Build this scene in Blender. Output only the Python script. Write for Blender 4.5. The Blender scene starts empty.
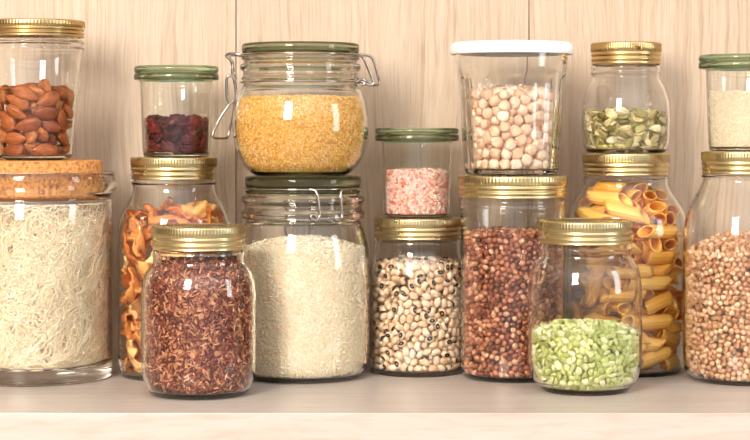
import bpy, bmesh, math, random
import numpy as np
from mathutils import Vector

PI = math.pi
FPX = 1850.0          # focal length in pixels of the 750 x 440 frame
CAMH = 246.0          # camera height above the shelf, mm
HOR = 130.0           # row of the horizon
S = 0.001             # millimetres to metres
col = bpy.context.scene.collection
rng = np.random.default_rng(7)


def X(px, D): return (px - 375.0) * D / FPX
def Z(py, D): return CAMH - (py - HOR) * D / FPX


# ------------------------------------------------------------------ materials
def mat(name):
    m = bpy.data.materials.new(name)
    m.use_nodes = True
    nt = m.node_tree
    nt.nodes.clear()
    out = nt.nodes.new('ShaderNodeOutputMaterial')
    return m, nt, out


def N(nt, kind, **kw):
    n = nt.nodes.new(kind)
    for k, v in kw.items():
        if k in n.inputs:
            n.inputs[k].default_value = v
        else:
            setattr(n, k, v)
    return n


def ramp(nt, stops, interp='LINEAR'):
    r = nt.nodes.new('ShaderNodeValToRGB')
    cr = r.color_ramp
    cr.interpolation = interp
    while len(cr.elements) > 1:
        cr.elements.remove(cr.elements[0])
    cr.elements[0].position = stops[0][0]
    cr.elements[0].color = (*stops[0][1], 1)
    for p, c in stops[1:]:
        e = cr.elements.new(p)
        e.color = (*c, 1)
    return r


def srgb(r, g, b):
    f = lambda c: (c / 12.92 if c <= 0.04045 else ((c + 0.055) / 1.055) ** 2.4)
    return tuple(f(v / 255.0) for v in (r, g, b))


def glass(name, color, rough=0.0, ior=1.46, wave=0.0):
    m, nt, out = mat(name)
    g = N(nt, 'ShaderNodeBsdfGlass', Color=(*color, 1), Roughness=rough, IOR=ior)
    if wave > 0:
        tc = N(nt, 'ShaderNodeTexCoord')
        no = N(nt, 'ShaderNodeTexNoise', Scale=28.0, Detail=1.0)
        nt.links.new(tc.outputs['Object'], no.inputs['Vector'])
        b = N(nt, 'ShaderNodeBump', Strength=wave, Distance=0.002)
        nt.links.new(no.outputs['Fac'], b.inputs['Height'])
        nt.links.new(b.outputs['Normal'], g.inputs['Normal'])
    nt.links.new(g.outputs[0], out.inputs['Surface'])
    return m


def metal(name, color, rough, bump=0.0):
    m, nt, out = mat(name)
    p = N(nt, 'ShaderNodeBsdfPrincipled', Roughness=rough, Metallic=1.0)
    p.inputs['Base Color'].default_value = (*color, 1)
    tc = N(nt, 'ShaderNodeTexCoord')
    no = N(nt, 'ShaderNodeTexNoise', Scale=60.0, Detail=3.0)
    nt.links.new(tc.outputs['Object'], no.inputs['Vector'])
    mr = N(nt, 'ShaderNodeMapRange')
    mr.inputs['To Min'].default_value = rough * 0.8
    mr.inputs['To Max'].default_value = rough * 1.3
    nt.links.new(no.outputs['Fac'], mr.inputs['Value'])
    nt.links.new(mr.outputs[0], p.inputs['Roughness'])
    nt.links.new(p.outputs[0], out.inputs['Surface'])
    return m


def grainy(name, stops, rough=0.5, scale=300.0, mottling=0.25, spec=0.4, sss=0.0, bump=0.3, extra=None, coat=0.0, through=0.0):
    """Food: each piece takes its own colour from the ramp, with fine mottling of the skin."""
    m, nt, out = mat(name)
    oi = N(nt, 'ShaderNodeObjectInfo')
    ge = N(nt, 'ShaderNodeNewGeometry')
    ad = N(nt, 'ShaderNodeMath', operation='ADD')
    nt.links.new(oi.outputs['Random'], ad.inputs[0])
    nt.links.new(ge.outputs['Random Per Island'], ad.inputs[1])
    tc = N(nt, 'ShaderNodeTexCoord')
    no = N(nt, 'ShaderNodeTexNoise', Scale=scale, Detail=2.0)
    nt.links.new(tc.outputs['Object'], no.inputs['Vector'])
    ml = N(nt, 'ShaderNodeMath', operation='MULTIPLY')
    ml.inputs[1].default_value = mottling
    nt.links.new(no.outputs['Fac'], ml.inputs[0])
    ad2 = N(nt, 'ShaderNodeMath', operation='ADD')
    nt.links.new(ad.outputs[0], ad2.inputs[0])
    nt.links.new(ml.outputs[0], ad2.inputs[1])
    pp = N(nt, 'ShaderNodeMath', operation='PINGPONG')
    pp.inputs[1].default_value = 1.0
    nt.links.new(ad2.outputs[0], pp.inputs[0])
    r = ramp(nt, stops)
    nt.links.new(pp.outputs[0], r.inputs[0])
    p = N(nt, 'ShaderNodeBsdfPrincipled', Roughness=rough)
    p.inputs['Specular IOR Level'].default_value = spec
    if sss > 0:
        p.inputs['Subsurface Weight'].default_value = sss
        p.inputs['Subsurface Scale'].default_value = 0.002
    if coat > 0:
        p.inputs['Coat Weight'].default_value = coat
        p.inputs['Coat Roughness'].default_value = 0.2
    c = r.outputs[0]
    if extra:
        c = extra(nt, tc, c)
    nt.links.new(c, p.inputs['Base Color'])
    if bump > 0:
        b = N(nt, 'ShaderNodeBump', Strength=bump, Distance=0.0006)
        nt.links.new(no.outputs['Fac'], b.inputs['Height'])
        nt.links.new(b.outputs['Normal'], p.inputs['Normal'])
    if through > 0:      # thin starchy pieces let light through
        tl = N(nt, 'ShaderNodeBsdfTranslucent')
        nt.links.new(c, tl.inputs['Color'])
        ms = N(nt, 'ShaderNodeMixShader'); ms.inputs[0].default_value = through
        nt.links.new(p.outputs[0], ms.inputs[1]); nt.links.new(tl.outputs[0], ms.inputs[2])
        nt.links.new(ms.outputs[0], out.inputs['Surface'])
        return m
    nt.links.new(p.outputs[0], out.inputs['Surface'])
    return m


def wood(name, light, mid, dark, vertical=True, board=None, rough=0.55, gfine=1.0, spec=0.3):
    """Pale veneer: fine streaks along the grain with slow wandering figure; one offset per board."""
    m, nt, out = mat(name)
    tc = N(nt, 'ShaderNodeTexCoord')
    sep = N(nt, 'ShaderNodeSeparateXYZ')
    nt.links.new(tc.outputs['Object'], sep.inputs[0])
    # board number -> offset
    off = N(nt, 'ShaderNodeMath', operation='MULTIPLY')
    off.inputs[1].default_value = 0.0
    if board:
        a = N(nt, 'ShaderNodeMath', operation='SUBTRACT')
        a.inputs[1].default_value = board[0]
        nt.links.new(sep.outputs['X'], a.inputs[0])
        d = N(nt, 'ShaderNodeMath', operation='DIVIDE')
        d.inputs[1].default_value = board[1]
        nt.links.new(a.outputs[0], d.inputs[0])
        f = N(nt, 'ShaderNodeMath', operation='FLOOR')
        nt.links.new(d.outputs[0], f.inputs[0])
        nt.links.new(f.outputs[0], off.inputs[0])
        off.inputs[1].default_value = 3.17
    cmb = N(nt, 'ShaderNodeCombineXYZ')
    if vertical:
        nt.links.new(sep.outputs['X'], cmb.inputs[0]); nt.links.new(sep.outputs['Z'], cmb.inputs[1])
    else:
        nt.links.new(sep.outputs['Z'], cmb.inputs[0]); nt.links.new(sep.outputs['X'], cmb.inputs[1])
        ad = N(nt, 'ShaderNodeMath', operation='ADD')
        nt.links.new(sep.outputs['Z'], ad.inputs[0]); nt.links.new(sep.outputs['Y'], ad.inputs[1])
        nt.links.new(ad.outputs[0], cmb.inputs[0])
    nt.links.new(off.outputs[0], cmb.inputs[2])
    # slow warp
    mp0 = N(nt, 'ShaderNodeMapping'); mp0.inputs['Scale'].default_value = (7.0, 3.0, 1.0)
    nt.links.new(cmb.outputs[0], mp0.inputs[0])
    w = N(nt, 'ShaderNodeTexNoise', Scale=1.5, Detail=2.0)
    nt.links.new(mp0.outputs[0], w.inputs['Vector'])
    wm = N(nt, 'ShaderNodeVectorMath', operation='MULTIPLY')
    wm.inputs[1].default_value = (0.028, 0.0, 0.0)
    nt.links.new(w.outputs['Color'], wm.inputs[0])
    wa = N(nt, 'ShaderNodeVectorMath', operation='ADD')
    nt.links.new(cmb.outputs[0], wa.inputs[0]); nt.links.new(wm.outputs[0], wa.inputs[1])
    # fine streaks
    mp1 = N(nt, 'ShaderNodeMapping'); mp1.inputs['Scale'].default_value = (330.0 * gfine, 5.0, 1.0)
    nt.links.new(wa.outputs[0], mp1.inputs[0])
    n1 = N(nt, 'ShaderNodeTexNoise', Scale=1.0, Detail=3.0, Roughness=0.6)
    nt.links.new(mp1.outputs[0], n1.inputs['Vector'])
    # growth rings
    mp2 = N(nt, 'ShaderNodeMapping'); mp2.inputs['Scale'].default_value = (150.0 * gfine, 2.2, 1.0)
    nt.links.new(wa.outputs[0], mp2.inputs[0])
    n2 = N(nt, 'ShaderNodeTexNoise', Scale=1.0, Detail=2.0, Roughness=0.5)
    nt.links.new(mp2.outputs[0], n2.inputs['Vector'])
    mx = N(nt, 'ShaderNodeMath', operation='MULTIPLY_ADD')
    mx.inputs[1].default_value = 0.55
    nt.links.new(n1.outputs['Fac'], mx.inputs[0])
    h = N(nt, 'ShaderNodeMath', operation='MULTIPLY'); h.inputs[1].default_value = 0.45
    nt.links.new(n2.outputs['Fac'], h.inputs[0])
    nt.links.new(h.outputs[0], mx.inputs[2])
    r = ramp(nt, [(0.34, dark), (0.46, mid), (0.58, light)])
    nt.links.new(mx.outputs[0], r.inputs[0])
    # short dark pores
    mp3 = N(nt, 'ShaderNodeMapping'); mp3.inputs['Scale'].default_value = (520.0 * gfine, 26.0, 1.0)
    nt.links.new(wa.outputs[0], mp3.inputs[0])
    n3 = N(nt, 'ShaderNodeTexNoise', Scale=1.0, Detail=2.0, Roughness=0.5)
    nt.links.new(mp3.outputs[0], n3.inputs['Vector'])
    r3 = ramp(nt, [(0.50, (1, 1, 1)), (0.66, (0.74, 0.68, 0.62))])
    nt.links.new(n3.outputs['Fac'], r3.inputs[0])
    mu = N(nt, 'ShaderNodeMixRGB', blend_type='MULTIPLY'); mu.inputs[0].default_value = 0.45 if vertical else 0.3
    nt.links.new(r.outputs[0], mu.inputs[1]); nt.links.new(r3.outputs[0], mu.inputs[2])
    p = N(nt, 'ShaderNodeBsdfPrincipled', Roughness=rough)
    p.inputs['Specular IOR Level'].default_value = spec
    nt.links.new(mu.outputs[0], p.inputs['Base Color'])
    b = N(nt, 'ShaderNodeBump', Strength=0.25, Distance=0.0005)
    nt.links.new(mx.outputs[0], b.inputs['Height'])
    nt.links.new(b.outputs['Normal'], p.inputs['Normal'])
    nt.links.new(p.outputs[0], out.inputs['Surface'])
    return m


M = {}
M['jar'] = glass('clear_jar_glass', (0.990, 0.990, 0.984), wave=0.05)
M['greyjar'] = glass('thick_clip_jar_glass', (0.982, 0.980, 0.970), wave=0.10)
M['greenglass'] = glass('green_tinted_glass', (0.90, 0.95, 0.88))
M['smoke'] = glass('smoky_green_lid_glass', (0.66, 0.69, 0.59))
M['brass'] = metal('gold_lacquered_tin', srgb(206, 188, 142), 0.27)
M['brassdark'] = metal('deep_gold_lacquered_tin', srgb(204, 174, 120), 0.27)
M['brassmark'] = metal('stamped_brown_tin', srgb(120, 84, 40), 0.4)
M['steel'] = metal('bright_steel_wire', srgb(176, 166, 158), 0.10)
M['wall'] = wood('pale_vertical_veneer', srgb(202, 180, 157), srgb(194, 171, 147), srgb(176, 149, 122),
                 board=(-0.1476, 0.3112), rough=0.5)
M['shelf'] = wood('pale_shelf_laminate', srgb(200, 187, 176), srgb(195, 181, 169), srgb(188, 173, 159),
                  vertical=False, rough=0.35, gfine=0.35, spec=0.4)


def m_cork():
    m, nt, out = mat('speckled_cork')
    tc = N(nt, 'ShaderNodeTexCoord')
    v = N(nt, 'ShaderNodeTexVoronoi', Scale=380.0)
    nt.links.new(tc.outputs['Object'], v.inputs['Vector'])
    n = N(nt, 'ShaderNodeTexNoise', Scale=330.0, Detail=4.0)
    nt.links.new(tc.outputs['Object'], n.inputs['Vector'])
    r = ramp(nt, [(0.30, srgb(128, 72, 30)), (0.45, srgb(196, 128, 66)), (0.7, srgb(224, 160, 92))])
    nt.links.new(n.outputs['Fac'], r.inputs[0])
    mx = N(nt, 'ShaderNodeMixRGB', blend_type='MULTIPLY'); mx.inputs[0].default_value = 0.35
    nt.links.new(r.outputs[0], mx.inputs[1]); nt.links.new(v.outputs['Color'], mx.inputs[2])
    p = N(nt, 'ShaderNodeBsdfPrincipled', Roughness=0.8)
    nt.links.new(r.outputs[0], p.inputs['Base Color'])
    b = N(nt, 'ShaderNodeBump', Strength=0.5, Distance=0.001)
    nt.links.new(n.outputs['Fac'], b.inputs['Height']); nt.links.new(b.outputs['Normal'], p.inputs['Normal'])
    nt.links.new(p.outputs[0], out.inputs['Surface'])
    return m


M['cork'] = m_cork()
m_, nt_, out_ = mat('white_plastic')
p_ = N(nt_, 'ShaderNodeBsdfPrincipled', Roughness=0.35)
p_.inputs['Base Color'].default_value = (0.93, 0.93, 0.92, 1)
p_.inputs['Subsurface Weight'].default_value = 0.0
nt_.links.new(p_.outputs[0], out_.inputs['Surface'])
M['white'] = m_


def eye_spot(nt, tc, c):
    """The black eye with its pale middle on one side of the pea, in the pea's own coordinates."""
    sub = N(nt, 'ShaderNodeVectorMath', operation='SUBTRACT')
    sub.inputs[1].default_value = (0.0, 0.0034, 0.0)
    nt.links.new(tc.outputs['Object'], sub.inputs[0])
    mul = N(nt, 'ShaderNodeVectorMath', operation='MULTIPLY')
    mul.inputs[1].default_value = (0.72, 1.0, 1.0)
    nt.links.new(sub.outputs[0], mul.inputs[0])
    big = N(nt, 'ShaderNodeMath', operation='MULTIPLY'); big.inputs[1].default_value = 200.0
    ln = N(nt, 'ShaderNodeVectorMath', operation='LENGTH')
    nt.links.new(mul.outputs[0], ln.inputs[0])
    r = ramp(nt, [(0.0, (0.7, 0.6, 0.5)), (0.12, (0.7, 0.6, 0.5)), (0.17, (0.006, 0.005, 0.006)),
                  (0.42, (0.006, 0.005, 0.006)), (0.48, (1, 1, 1))])
    nt.links.new(ln.outputs['Value'], big.inputs[0]); nt.links.new(big.outputs[0], r.inputs[0])
    mx = N(nt, 'ShaderNodeMixRGB', blend_type='MULTIPLY'); mx.inputs[0].default_value = 1.0
    nt.links.new(c, mx.inputs[1]); nt.links.new(r.outputs[0], mx.inputs[2])
    return mx.outputs[0]


def almond_streaks(nt, tc, c):
    mp = N(nt, 'ShaderNodeMapping'); mp.inputs['Scale'].default_value = (70.0, 750.0, 750.0)
    nt.links.new(tc.outputs['Object'], mp.inputs[0])
    no = N(nt, 'ShaderNodeTexNoise', Scale=1.0, Detail=2.0)
    nt.links.new(mp.outputs[0], no.inputs['Vector'])
    r = ramp(nt, [(0.38, (0.42, 0.36, 0.32)), (0.58, (1.0, 1.0, 1.0))])
    nt.links.new(no.outputs['Fac'], r.inputs[0])
    mx = N(nt, 'ShaderNodeMixRGB', blend_type='MULTIPLY'); mx.inputs[0].default_value = 0.75
    nt.links.new(c, mx.inputs[1]); nt.links.new(r.outputs[0], mx.inputs[2])
    return mx.outputs[0]


M['almond'] = grainy('almond_skin', [(0, srgb(156, 74, 24)), (0.5, srgb(196, 106, 42)), (1, srgb(222, 144, 74))], 0.5, 500, 0.3, bump=0.6, extra=almond_streaks)
M['cranberry'] = grainy('dried_cranberry_skin', [(0, srgb(70, 12, 16)), (0.6, srgb(112, 24, 26)), (1, srgb(150, 50, 38))], 0.4, 350, 0.5, bump=1.0, spec=0.3)
def rusty(nt, tc, c):
    no = N(nt, 'ShaderNodeTexNoise', Scale=95.0, Detail=3.0)
    nt.links.new(tc.outputs['Object'], no.inputs['Vector'])
    r = ramp(nt, [(0.36, (0.42, 0.20, 0.14)), (0.50, (1.0, 0.86, 0.74)), (0.62, (1.0, 1.0, 1.0))])
    nt.links.new(no.outputs['Fac'], r.inputs[0])
    mx = N(nt, 'ShaderNodeMixRGB', blend_type='MULTIPLY'); mx.inputs[0].default_value = 0.9
    nt.links.new(c, mx.inputs[1]); nt.links.new(r.outputs[0], mx.inputs[2])
    return mx.outputs[0]


M['mushroom'] = grainy('dried_slice_flesh', [(0, srgb(208, 104, 42)), (0.35, srgb(238, 152, 74)), (0.75, srgb(250, 192, 114)), (1, srgb(255, 216, 150))], 0.55, 110, 0.6, bump=1.0, extra=rusty)
M['chickpea'] = grainy('chickpea_skin', [(0, srgb(226, 182, 148)), (0.5, srgb(240, 206, 176)), (1, srgb(248, 224, 200))], 0.6, 300, 0.3, bump=0.3)
M['blackeye'] = grainy('black_eyed_pea_skin', [(0, srgb(228, 186, 144)), (0.5, srgb(242, 210, 174)), (1, srgb(250, 228, 200))], 0.4, 200, 0.2, bump=0.1, extra=eye_spot)
M['redbean'] = grainy('red_brown_bean_skin', [(0, srgb(112, 54, 36)), (0.4, srgb(166, 94, 66)), (0.8, srgb(204, 134, 98)), (1, srgb(236, 184, 148))], 0.35, 300, 0.25, bump=0.1)
M['buckwheat'] = grainy('buckwheat_husk', [(0, srgb(194, 138, 98)), (0.5, srgb(230, 180, 138)), (1, srgb(248, 214, 178))], 0.5, 300, 0.25, bump=0.1)
M['pea'] = grainy('split_pea_flesh', [(0, srgb(166, 176, 88)), (0.35, srgb(200, 205, 124)), (0.75, srgb(224, 226, 160)), (1, srgb(246, 240, 200))], 0.5, 250, 0.2, bump=0.1)
M['pumpkin'] = grainy('pumpkin_seed_skin', [(0, srgb(150, 140, 74)), (0.3, srgb(196, 182, 112)), (0.65, srgb(234, 216, 158)), (1, srgb(252, 242, 208))], 0.45, 300, 0.4, bump=0.4)
M['penne'] = grainy('durum_pasta', [(0, srgb(246, 164, 56)), (0.5, srgb(252, 184, 76)), (1, srgb(255, 206, 108))], 0.45, 90, 0.3, bump=0.1, sss=0.0)
M['redrice'] = grainy('red_rice_grain', [(0, srgb(66, 20, 16)), (0.45, srgb(112, 44, 32)), (0.85, srgb(172, 84, 58)), (1, srgb(246, 184, 136))], 0.45, 300, 0.2, bump=0.0)
M['whiterice'] = grainy('white_rice_grain', [(0, srgb(234, 190, 138)), (0.3, srgb(253, 228, 188)), (1, srgb(255, 248, 226))], 0.4, 300, 0.2, bump=0.0)
M['bulgur'] = grainy('bulgur_grain', [(0, srgb(214, 142, 50)), (0.35, srgb(244, 192, 88)), (0.8, srgb(254, 216, 124)), (1, srgb(255, 236, 188))], 0.5, 300, 0.3, bump=0.0)
M['salt'] = grainy('pink_salt_crystal', [(0, srgb(206, 88, 60)), (0.3, srgb(234, 134, 108)), (0.6, srgb(248, 186, 164)), (1, srgb(255, 232, 220))], 0.25, 300, 0.3, spec=0.6, bump=0.0)
M['sesame'] = grainy('sesame_grain', [(0, srgb(244, 224, 188)), (0.5, srgb(252, 240, 214)), (1, srgb(255, 252, 240))], 0.5, 300, 0.2, bump=0.0)
M['noodle'] = grainy('glass_noodle', [(0, srgb(250, 216, 166)), (0.5, srgb(255, 234, 194)), (1, srgb(255, 247, 222))], 0.35, 100, 0.2, bump=0.0)


# ------------------------------------------------------------------ mesh tools
def link_obj(name, me, material, parent=None, smooth=True):
    if material: me.materials.append(material)
    if smooth: me.polygons.foreach_set('use_smooth', [True] * len(me.polygons))
    o = bpy.data.objects.new(name, me)
    col.objects.link(o)
    if parent: o.parent = parent
    return o


def tag(o, label=None, cat=None, group=None, kind=None):
    if label: o['label'] = label
    if cat: o['category'] = cat
    if group: o['group'] = group
    if kind: o['kind'] = kind
    return o


def empty(name, loc, rz=0.0):
    e = bpy.data.objects.new(name, None)
    e.empty_display_size = 0.01
    col.objects.link(e)
    e.location = (loc[0] * S, loc[1] * S, loc[2] * S)
    e.rotation_euler = (0, 0, rz)
    return e


def mesh_raw(name, v, polys):
    me = bpy.data.meshes.new(name)
    me.from_pydata([tuple(p) for p in v], [], [tuple(p) for p in polys])
    me.update()
    return me


def mesh_tris(name, V, F):
    """V (n,3), F (m,3) numpy arrays -> mesh, fast."""
    me = bpy.data.meshes.new(name)
    me.vertices.add(len(V)); me.vertices.foreach_set('co', V.astype(np.float32).ravel())
    me.loops.add(F.size); me.loops.foreach_set('vertex_index', F.astype(np.int32).ravel())
    me.polygons.add(len(F))
    me.polygons.foreach_set('loop_start', np.arange(0, F.size, F.shape[1], dtype=np.int32))
    me.update(calc_edges=True)
    me.validate()
    return me


def lathe(name, prof, material, parent=None, segs=96, mod=None, closed=False):
    """prof: (r, z) in mm. closed: the profile is a ring (last joins first). r == 0 ends make poles."""
    V, F, rings = [], [], []
    for r, z in prof:
        if r <= 1e-6:
            rings.append([len(V)]); V.append((0, 0, z * S))
        else:
            ring = []
            for i in range(segs):
                a = 2 * PI * i / segs
                rr = mod(a, r, z) if mod else r
                ring.append(len(V)); V.append((rr * math.cos(a) * S, rr * math.sin(a) * S, z * S))
            rings.append(ring)
    n = len(rings)
    for k in range(n if closed else n - 1):
        A, B = rings[k], rings[(k + 1) % n]
        if len(A) == 1 and len(B) == 1: continue
        for i in range(segs):
            j = (i + 1) % segs
            if len(A) == 1: F.append((A[0], B[j], B[i]))
            elif len(B) == 1: F.append((A[i], A[j], B[0]))
            else: F.append((A[i], A[j], B[j], B[i]))
    me = mesh_raw(name, V, F)
    bm = bmesh.new(); bm.from_mesh(me)
    bmesh.ops.recalc_face_normals(bm, faces=bm.faces)
    bm.to_mesh(me); bm.free()
    return link_obj(name, me, material, parent)


def spline(pts, n=6):
    """Catmull-Rom through (r, z) points."""
    P = [np.array(p, float) for p in pts]
    P = [2 * P[0] - P[1]] + P + [2 * P[-1] - P[-2]]
    out = []
    for i in range(1, len(P) - 2):
        d = np.linalg.norm(P[i + 1] - P[i])
        m = n if d > 2.5 else 3
        for t in np.linspace(0, 1, m, endpoint=False):
            a, b, c, e = P[i - 1], P[i], P[i + 1], P[i + 2]
            # limited tangents keep tight corners from overshooting
            d1 = (c - a) * 0.5; d2 = (e - b) * 0.5
            L = np.linalg.norm(c - b)
            for dd in (d1, d2):
                k = np.linalg.norm(dd)
                if k > L * 1.0: dd *= L / k
            h00 = 2 * t**3 - 3 * t**2 + 1; h10 = t**3 - 2 * t**2 + t; h01 = -2 * t**3 + 3 * t**2; h11 = t**3 - t**2
            out.append(h00 * b + h10 * d1 + h01 * c + h11 * d2)
    out.append(P[-2])
    return [(max(0.0, float(p[0])), float(p[1])) for p in out]


def inset(prof, t, base):
    """Inner side of a jar: the outer profile moved in by the wall, cut off at the floor of the jar."""
    P = np.array(prof)
    T = np.gradient(P, axis=0)
    L = np.hypot(T[:, 0], T[:, 1]); L[L == 0] = 1
    Nn = np.stack([-T[:, 1] / L, T[:, 0] / L], 1)
    Q = P + Nn * t
    Q = [(r, z) for r, z in Q if z > base + 0.4 and r > 1]
    # keep z rising
    out = []
    for r, z in Q:
        if not out or z > out[-1][1] + 0.15: out.append((float(r), float(z)))
    r0 = out[0][0]
    return [(0.0, base), (r0 * 0.5, base), (max(r0 - 2.5, r0 * 0.8), base)] + out


def tube(name, pts, r, material, parent=None, segs=8, closed=False, smooth_n=6):
    """A round wire through points in mm."""
    P = [np.array(p, float) for p in pts]
    if smooth_n > 1:
        Q = []
        n = len(P)
        rngk = range(n) if closed else range(n - 1)
        for i in rngk:
            a = P[(i - 1) % n] if closed or i > 0 else 2 * P[0] - P[1]
            b = P[i]; c = P[(i + 1) % n]
            e = P[(i + 2) % n] if closed or i + 2 < n else 2 * P[-1] - P[-2]
            for t in np.linspace(0, 1, smooth_n, endpoint=False):
                Q.append(0.5 * (2 * b + (c - a) * t + (2 * a - 5 * b + 4 * c - e) * t * t + (3 * b - a - 3 * c + e) * t**3))
        if not closed: Q.append(P[-1])
        P = Q
    n = len(P)
    V, F = [], []
    up = None
    for i in range(n):
        a = P[(i - 1) % n] if closed or i > 0 else P[i]
        c = P[(i + 1) % n] if closed or i < n - 1 else P[i]
        t = (c - a); t /= (np.linalg.norm(t) + 1e-9)
        if up is None:
            up = np.cross(t, (0.31, 0.52, 0.79)); up /= np.linalg.norm(up)
        up = up - t * np.dot(up, t); up /= (np.linalg.norm(up) + 1e-9)
        w = np.cross(t, up)
        for k in range(segs):
            an = 2 * PI * k / segs
            V.append((P[i] + (up * math.cos(an) + w * math.sin(an)) * r) * S)
    for i in range(n if closed else n - 1):
        j = (i + 1) % n
        for k in range(segs):
            l = (k + 1) % segs
            F.append((i * segs + k, i * segs + l, j * segs + l, j * segs + k))
    if not closed:
        F.append(tuple(range(segs - 1, -1, -1))); F.append(tuple((n - 1) * segs + k for k in range(segs)))
    return link_obj(name, mesh_raw(name, V, F), material, parent)


_ico = {}
def ico(sub):
    if sub not in _ico:
        bm = bmesh.new(); bmesh.ops.create_icosphere(bm, subdivisions=sub, radius=1.0)
        V = np.array([v.co[:] for v in bm.verts]); F = np.array([[v.index for v in f.verts] for f in bm.faces])
        bm.free(); _ico[sub] = (V, F)
    V, F = _ico[sub]
    return V.copy(), F.copy()


def lump(V, seed, amp, freq):
    """Smooth deterministic bumps on unit-sphere points."""
    r = np.random.default_rng(seed)
    s = np.zeros(len(V))
    for _ in range(6):
        k = r.normal(size=3) * freq; s += np.sin(V @ k + r.uniform(0, 6.28)) / 6
    return 1 + amp * s


# ------------------------------------------------------------------ packing
def wall_limit(inner, r, zs):
    """Largest distance from the axis that a ball of radius r may have at heights zs inside the inner profile."""
    P = np.array([p for p in inner if p[0] > 0])
    zz = np.linspace(P[:, 1].min(), P[:, 1].max(), 400)
    o = np.argsort(P[:, 1], kind='stable')
    R = np.interp(zz, P[o, 1], P[o, 0])
    res = np.full(len(zs), 1e9)
    for zj, Rj in zip(zz, R):
        d = np.abs(zs - zj); k = d < r
        res[k] = np.minimum(res[k], Rj - np.sqrt(r * r - d[k] ** 2))
    res[res > 1e8] = 0
    return res


def find_pairs(P, h):
    c = np.floor(P / h).astype(np.int64)
    c -= c.min(0) - 1
    n = c.max(0) + 3
    key = (c[:, 0] * n[1] + c[:, 1]) * n[2] + c[:, 2]
    o = np.argsort(key, kind='stable'); ks = key[o]
    I, J = [], []
    offs = [(0, 0, 0)] + [(a, b, d) for a in (-1, 0, 1) for b in (-1, 0, 1) for d in (-1, 0, 1) if (a, b, d) > (0, 0, 0)]
    for a, b, d in offs:
        k2 = ks + (a * n[1] + b) * n[2] + d
        lo = np.searchsorted(ks, k2, 'left'); hi = np.searchsorted(ks, k2, 'right')
        cnt = hi - lo
        if cnt.sum() == 0: continue
        i = np.repeat(np.arange(len(ks)), cnt)
        st = np.repeat(lo, cnt); ofs = np.arange(cnt.sum()) - np.repeat(np.cumsum(cnt) - cnt, cnt)
        j = st + ofs
        if (a, b, d) == (0, 0, 0):
            k = j > i; i, j = i[k], j[k]
        I.append(o[i]); J.append(o[j])
    return np.concatenate(I), np.concatenate(J)


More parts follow.
